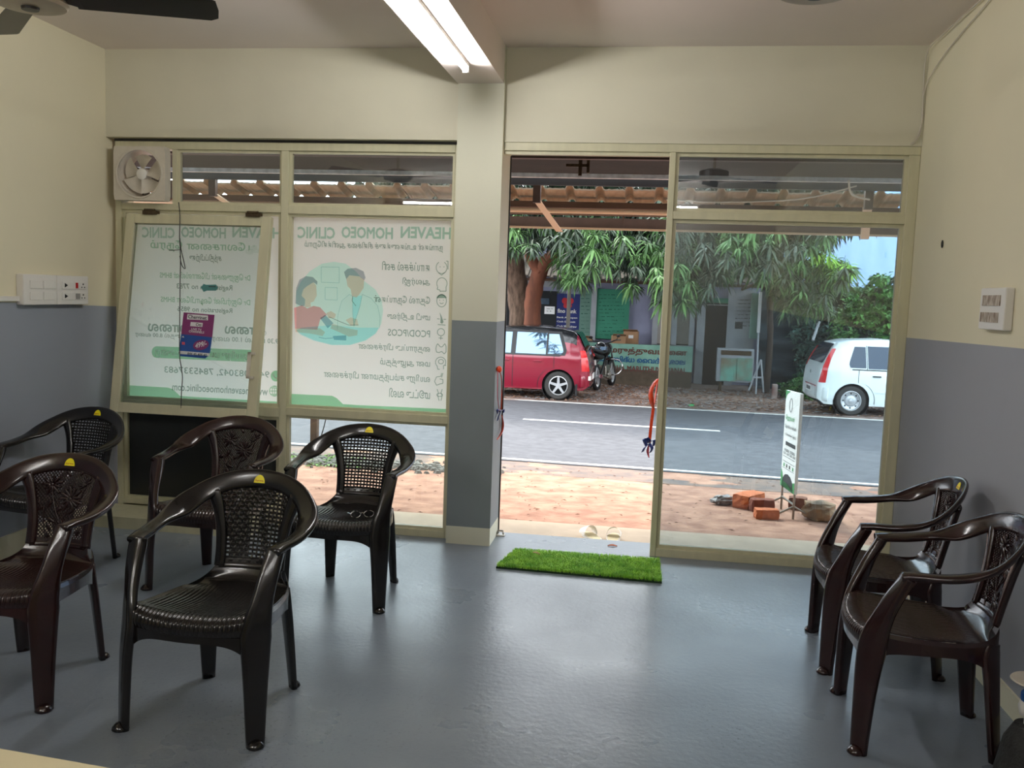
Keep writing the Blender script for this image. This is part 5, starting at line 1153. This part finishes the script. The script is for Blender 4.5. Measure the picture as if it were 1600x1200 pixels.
# ================================================================ CARS
TOP = [(0, .62), (.03, .86), (.06, .93), (.14, 1.10), (.26, 1.32), (.36, 1.40), (.60, 1.45), (1.2, 1.485), (1.9, 1.455), (2.15, 1.38), (2.75, 1.02), (2.85, .99), (3.4, .88), (3.6, .76), (3.68, .62), (3.70, .5)]
def wid(x): return .80 * interp([(0, .80), (.05, .90), (.18, .965), (.4, 1.0), (3.0, 1.0), (3.4, .95), (3.6, .86), (3.7, .74)], x)
def side(x, z):  # half width of the body side at (x, z)
    top = interp(TOP, x); w0 = wid(x)
    if z < .34: return w0 * (.955 + .045 * max(0, z - .16) / .18)
    if z < .88: return w0 * (1 - .012 * ((z - .5) / .38) ** 2)
    t = (z - .88) / .60
    return w0 * (.985 - .25 * t - .05 * t * t)
AR = .335; WX = (.62, 3.05); WZ = .29
def zlow(x):
    zl = interp([(0, .30), (.12, .21), (.3, .20), (3.3, .20), (3.6, .24), (3.7, .32)], x)
    for wx in WX:
        if abs(x - wx) < AR: zl = max(zl, WZ + math.sqrt(AR * AR - (x - wx) ** 2))
    return zl
def car(name, label, paint, roofm, loc, rz, style):
    t = thing(name, label, 'car', loc, rz)
    xs = sorted(set([round(i * .04, 3) for i in range(0, 93)] + [3.7, .02] + [w_ + s * AR * q for w_ in WX for s in (-1, 1) for q in (1, .98, .92)])); NR = 15
    def ring(x):
        top = interp(TOP, x); zl = min(zlow(x), top - .05); o = []
        zs = [zl + (min(.86, top - .03) - zl) * k / 6 for k in range(7)]
        for z in zs: o.append((side(x, z), z))
        if top > .93:
            for k in range(1, 6):
                z = .86 + (top - .05 - .86) * k / 5; o.append((side(x, z), z))
        else:
            for k in range(1, 6): z = zs[-1] + (top - zs[-1]) * (1 - (1 - k / 6) ** 2) * .8; o.append((side(x, zs[-1]) * (1 - .35 * (k / 5) ** 2), z))
        e = o[-1][0]; o.append((e * .90, top - .018)); o.append((e * .6, top - .003)); o.append((0, top)); return o
    mb = MB(); rings = [ring(x) for x in xs]; n = len(rings[0])
    vs = []
    for x, r in zip(xs, rings):
        for s in (1, -1): vs += [(x, s * y, z) for y, z in r]
    mb.use(paint); fs = []; ms = []
    for i in range(len(xs) - 1):
        for s in (0, 1):
            for k in range(n - 1):
                a = i * 2 * n + s * n + k; b_ = (i + 1) * 2 * n + s * n + k
                mb.cur = 0
                if k >= n - (6 if style == 'r' else 4) and xs[i] > .28 and xs[i] < 2.1: mb.use(roofm)
                else: mb.use(paint)
                mb.f.append((a, a + 1, b_ + 1, b_) if s == 0 else (a + 1, a, b_, b_ + 1)); mb.m.append(mb.cur)
    for i in (0, len(xs) - 1):
        mb.use(paint); o = i * 2 * n; mb.f.append(tuple(o + k for k in range(n)) + tuple(o + n + k for k in reversed(range(n)))); mb.m.append(mb.cur)
    mb.v = vs; mb.build('body', None, t, smooth=True, angle=50)
    und = MB().box(.1, 3.6, -.62, .62, .2, .5); und.build('underbody', M['trim'], t)
    for wx in WX:
        for s in (1, -1): MB().lathe([(.33, 0), (.345, -s * .01), (.345, -s * .24), (.0, -s * .24)], (wx, s * .785, WZ), 'y', 28, False).build('wheel_arch', M['trim'], t)
    def overlay(nm, m, x0f, x1f, z0, z1, s, nu=10, nv=8, off=.006):
        return MB().grid(lambda u, v: (lambda z: (lambda x: Vector((x, s * (side(x, z) + off), z)))(x0f(z) + (x1f(z) - x0f(z)) * u))(z0 + (z1 - z0) * v), nu, nv).build(nm, m, t, smooth=True)
    for s in (1, -1):
        K = lambda c: (lambda z: c)
        rear = (lambda z: .52 + max(0, (z - 1.0)) * .35 + max(0, 1.0 - z) * .4)
        rear2 = lambda z: rear(z) + .02
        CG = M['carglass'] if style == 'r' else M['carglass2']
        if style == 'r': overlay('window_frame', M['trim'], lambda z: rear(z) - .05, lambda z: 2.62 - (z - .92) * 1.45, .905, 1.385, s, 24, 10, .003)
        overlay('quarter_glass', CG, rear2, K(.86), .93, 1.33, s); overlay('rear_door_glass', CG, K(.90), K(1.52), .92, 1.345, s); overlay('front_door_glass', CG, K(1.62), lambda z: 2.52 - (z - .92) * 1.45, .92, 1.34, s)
        for xx, z0, z1 in ((.88, .90, 1.36), (1.57, .24, 1.36), (2.45, .24, .90)): overlay('door_seam', M['trim'], K(xx - .006), K(xx + .006), z0, z1, s, 2, 12, .003)
        overlay('door_seam', M['trim'], lambda z: (.66 + .42 * max(0, (z - .62)) ** .5 * 0 + math.sqrt(max(0, .37 ** 2 - min(.37, abs(z - WZ)) ** 2)) * .95 + .03) if z < .62 else .78 - .06, lambda z: ((.66 + math.sqrt(max(0, .37 ** 2 - min(.37, abs(z - WZ)) ** 2)) * .95 + .04) if z < .62 else .78 - .05), .24, .90, s, 2, 24, .003)
        overlay('belt_line', M['trim'], K(.60), K(2.5), .885, .905, s, 24, 2, .004)
        overlay('rub_strip', paint, K(1.0), K(1.5), .46, .49, s, 8, 2, .014); overlay('rub_strip', paint, K(1.62), K(2.4), .46, .49, s, 8, 2, .014)
        MB().box(.98, 1.14, s * side(1.05, .78) - .005, s * side(1.05, .78) + s * .03, .765, .79).build('door_handle', M['trim'] if style == 'w' else paint, t, bevel=.006); MB().box(1.64, 1.80, s * side(1.7, .78) - .005, s * side(1.7, .78) + s * .03, .765, .79).build('door_handle', M['trim'] if style == 'w' else paint, t, bevel=.006)
        # tall tail lamp wrapping the rear corner
        mb2 = MB().grid(lambda u, v: (lambda z: (lambda x: Vector((x - .004, s * (side(x, z) + .006), z)))(interp([(.55, .0), (.9, .06), (1.10, .14), (1.32, .26)], z) + ((.15 if style == 'r' else .115) - .04 * v) * u))((.62 if style == 'w' else .60) + (.66 if style == 'w' else .42) * v), 6, 14)
        mb2.build('tail_lamp', M['tail'], t, smooth=True)
    # rear glass, plate, bumper, badge on the tail
    rg = MB().grid(lambda u, v: (lambda x: Vector((x - .006, (2 * u - 1) * (side(x + .02, interp(TOP, x)) * .82), interp(TOP, x) + .008)))(.085 + .225 * v), 14, 10); rg.build('rear_glass', M['carglass2'], t, smooth=True)
    bm_ = MB().sweep([(.16 - .17 * math.cos(a) + .02, .80 * math.sin(a) * 1.0, .40) for a in [(-.5 + k / 14) * PI * .98 for k in range(15)]], (0, 0, 1), (.13, .035), 12, 4); bm_.build('rear_bumper', paint, t, smooth=True)
    MB().box(-.030, -.018, -.22, .22, .40, .52).build('number_plate', M['plate'], t)
    if style == 'w':
        MB().box(-.034, -.026, -.62, .30, .535, .555).build('red_reflector_tape', M['tail'], t); MB().lathe([(.035, 0), (.035, .006)], (-.008, 0, .78), 'x', 14).build('badge', M['chrome'], t)
        mb3 = MB(); 
        for k in range(6): mb3.box(-.033, -.030, -.17 + k * .058, -.135 + k * .058, .425, .495)
        mb3.build('plate_print', M['ink'], t, kind='stuff')
    else:
        MB().box(.10, .22, -.80, -.74, .0 + .13, .34).build('mud_flap', M['trim'], t); MB().box(.23, .27, .66, .80, .10, .34).build('mud_flap', M['trim'], t); MB().box(-.03, .02, .56, .70, .42, .50).build('reflector', M['white_pl'], t)
    for wx in WX:
        for s in (1, -1):
            wsd = thing('wheel', None, None); wsd.parent = t; wsd.location = (wx, s * .70, WZ)
            MB().lathe([(.195, -.07), (.205, -.085), (.262, -.088), (.282, -.07), (.290, -.03), (.290, .03), (.282, .07), (.262, .088), (.205, .085), (.195, .07)], ax='y', n=36, caps=False).build('tyre', M['rubber'], wsd, smooth=True)
            f_ = s * .07
            if style == 'r':
                MB().lathe([(.196, 0), (.196, f_), (.182, f_ * 1.06), (.176, f_ * .6)], ax='y', n=36, caps=False).build('rim', M['alloy'], wsd, smooth=True); MB().lathe([(.19, 0), (.0, 0)], ax='y', n=24).build('rim_back', M['trim'], wsd)
                sp_m = MB()
                for k in range(5):
                    a = 2 * PI * k / 5 + .3; c, q = math.cos(a), math.sin(a); px_, pz_ = -q, c
                    sp_m.hexa([(c * .03 + px_ * .028, f_ * .4, q * .03 + pz_ * .028), (c * .03 - px_ * .028, f_ * .4, q * .03 - pz_ * .028), (c * .185 - px_ * .020, f_ * .5, q * .185 - pz_ * .020), (c * .185 + px_ * .020, f_ * .5, q * .185 + pz_ * .020)], [(c * .03 + px_ * .028, f_ * .95, q * .03 + pz_ * .028), (c * .03 - px_ * .028, f_ * .95, q * .03 - pz_ * .028), (c * .185 - px_ * .020, f_ * 1.0, q * .185 - pz_ * .020), (c * .185 + px_ * .020, f_ * 1.0, q * .185 + pz_ * .020)])
                sp_m.lathe([(.045, f_ * .4), (.045, f_ * 1.0), (0, f_ * 1.05)], ax='y', n=16); sp_m.build('spokes', M['alloy'], wsd)
            else:
                MB().lathe([(.196, 0), (.196, f_), (.182, f_ * 1.02), (.170, f_ * .55), (.12, f_ * .35), (.10, f_ * .75), (.05, f_ * .85), (.04, f_ * 1.05), (0, f_ * 1.1)], ax='y', n=36, caps=False).build('steel_rim', M['alloy'], wsd, smooth=True)
                hh = MB()
                for k in range(8): a = 2 * PI * k / 8; hh.lathe([(.017, f_ * .40), (.017, f_ * .52), (0, f_ * .52)], (math.cos(a) * .142, 0, math.sin(a) * .142), 'y', 8)
                hh.build('rim_holes', M['trim'], wsd, kind='stuff')
    return t
roof_reflect_helmet = mat('black roof reflection and helmet gloss', (26, 27, 30), .2, coat=.5)  # red car's roof coloured black to stand for dark reflections; also the helmet's black
cr = at(872, 560, 18.25)
car('car', 'red hatchback with roof coloured dark for reflections and alloy wheels parked across the road', M['red_p'], roof_reflect_helmet, (cr.x + .66, 19.0, gz(18.3)), PI - .02, 'r')
cw = at(1327, 600, 18.1)
car('car', 'white hatchback seen from the rear corner at the right, steel wheels', M['white_p'], M['white_p'], (cw.x - .60, 18.84, gz(18.1)), .045, 'w')

# ================================================================ MOTORCYCLE
mc_p = at(933, 600, 20.4)
mc = thing('motorcycle', 'black motorcycle with helmet on top parked behind the red car', 'motorcycle', (mc_p.x, 20.4, gz(20)), math.radians(78)); mc.rotation_euler = (-.10, 0, math.radians(78)); mc.scale = (1.08, 1.08, 1.08)
for x, r_ in ((0, .29), (1.25, .30)):
    wh = thing('wheel', None, None); wh.parent = mc; wh.location = (x, 0, r_)
    MB().sweep([(math.cos(a) * (r_ - .045), 0, math.sin(a) * (r_ - .045)) for a in [2 * PI * k / 28 for k in range(28)]], (0, 1, 0), (.045, .045), 8, 2.2, True).build('tyre', M['trim'], wh, smooth=True)
    q = MB(); q.sweep([(math.cos(a) * (r_ - .085), 0, math.sin(a) * (r_ - .085)) for a in [2 * PI * k / 28 for k in range(28)]], (0, 1, 0), (.03, .008), 6, 2.2, True)
    for k in range(6): a = 2 * PI * k / 6; q.tube([(0, 0, 0), (math.cos(a) * (r_ - .09), 0, math.sin(a) * (r_ - .09))], .012, 5)
    q.lathe([(.04, -.05), (.04, .05)], ax='y', n=12); q.build('rim', M['alloy'], wh)
def mcp(nm, m, mbx, **k): return mbx.build(nm, M[m], mc, **k)
mcp('engine', 'steel', MB().box(.48, .82, -.10, .10, .24, .50).lathe([(.10, -.16), (.10, .16)], (.58, 0, .30), 'y', 16), bevel=.02)
mcp('frame', 'black', MB().tube([(0, .09, .30), (.35, .09, .55), (.95, .02, .80), (1.05, 0, .62)], .022, 6).tube([(0, -.09, .30), (.35, -.09, .55), (.95, -.02, .80)], .022, 6).tube([(.95, 0, .78), (.85, 0, .3), (.45, 0, .24)], .022, 6))
mcp('fuel_tank', 'black', MB().ball((.78, 0, .80), (.25, .13, .12), 14, 10), smooth=True)
mcp('seat', 'trim', MB().sweep([(.62, 0, .80), (.3, 0, .79), (0, 0, .82), (-.18, 0, .86)], (0, 1, 0), [(.11, .045), (.13, .05), (.12, .045), (.08, .03)], 12, 3), smooth=True)
mcp('tail_cowl', 'black', MB().sweep([(.3, 0, .70), (0, 0, .72), (-.28, 0, .80)], (0, 1, 0), [(.12, .06), (.11, .06), (.06, .035)], 12, 3), smooth=True)
mcp('tail_lamp', 'tail', MB().ball((-.30, 0, .76), (.05, .085, .05), 10, 8), smooth=True)
mcp('number_plate', 'plate', MB().box(-.34, -.33, -.11, .11, .56, .66)); mcp('rear_mudguard', 'black', MB().sweep([(.0, 0, .64), (-.22, 0, .60), (-.33, 0, .46)], (0, 1, 0), (.07, .012), 8, 3))
mcp('grab_rail', 'chrome', MB().tube(smoothpath([(.05, .12, .86), (-.2, .12, .92), (-.30, 0, .94), (-.2, -.12, .92), (.05, -.12, .86)], 4), .012, 6))
mcp('fork', 'chrome', MB().tube([(1.25, .09, .30), (1.0, .08, .92)], .02, 6).tube([(1.25, -.09, .30), (1.0, -.08, .92)], .02, 6))
mcp('handlebar', 'black', MB().tube(smoothpath([(.82, .36, 1.02), (.95, .22, 1.02), (1.0, 0, .96), (.95, -.22, 1.02), (.82, -.36, 1.02)], 4), .014, 6))
mcp('headlamp', 'trim', MB().ball((1.10, 0, .86), (.09, .10, .10), 12, 8), smooth=True); mcp('front_mudguard', 'black', MB().sweep([(1.05, 0, .58), (1.22, 0, .64), (1.42, 0, .58)], (0, 1, 0), (.06, .012), 8, 3))
mcp('crash_guard', 'chrome', MB().tube(smoothpath([(.86, 0, .62), (.88, -.30, .58), (.90, -.34, .40), (.86, -.22, .28), (.84, 0, .28)], 4), .013, 6))
mcp('exhaust', 'chrome', MB().tube([(.6, -.12, .24), (.3, -.15, .24), (-.25, -.17, .32)], [.025, .04, .045], 10), smooth=True); mcp('mirror', 'black', MB().tube([(.9, .25, 1.02), (.86, .30, 1.09)], .008, 5).ball((.86, .31, 1.11), (.02, .05, .03), 8, 6).tube([(.9, -.25, 1.02), (.86, -.30, 1.09)], .008, 5).ball((.86, -.31, 1.11), (.02, .05, .03), 8, 6))
mcp('side_stand', 'trim', MB().tube([(.45, .1, .28), (.40, .26, .02)], .014, 6))
hl = thing('helmet', 'glossy black helmet resting on the parked motorcycle', 'helmet', (0, 0, 0)); hp = at(939, 543, 20.8)
MB().ball((hp.x, hp.y, hp.z), (.145, .165, .14), 18, 12).build('shell', roof_reflect_helmet, hl, smooth=True); MB().grid(lambda u, v: Vector((hp.x + .150 * math.sin((u - .5) * 2.4), hp.y - .168 * math.cos((u - .5) * 2.4), hp.z - .05 + .08 * v)), 12, 4).build('visor', M['carglass'], hl, smooth=True)
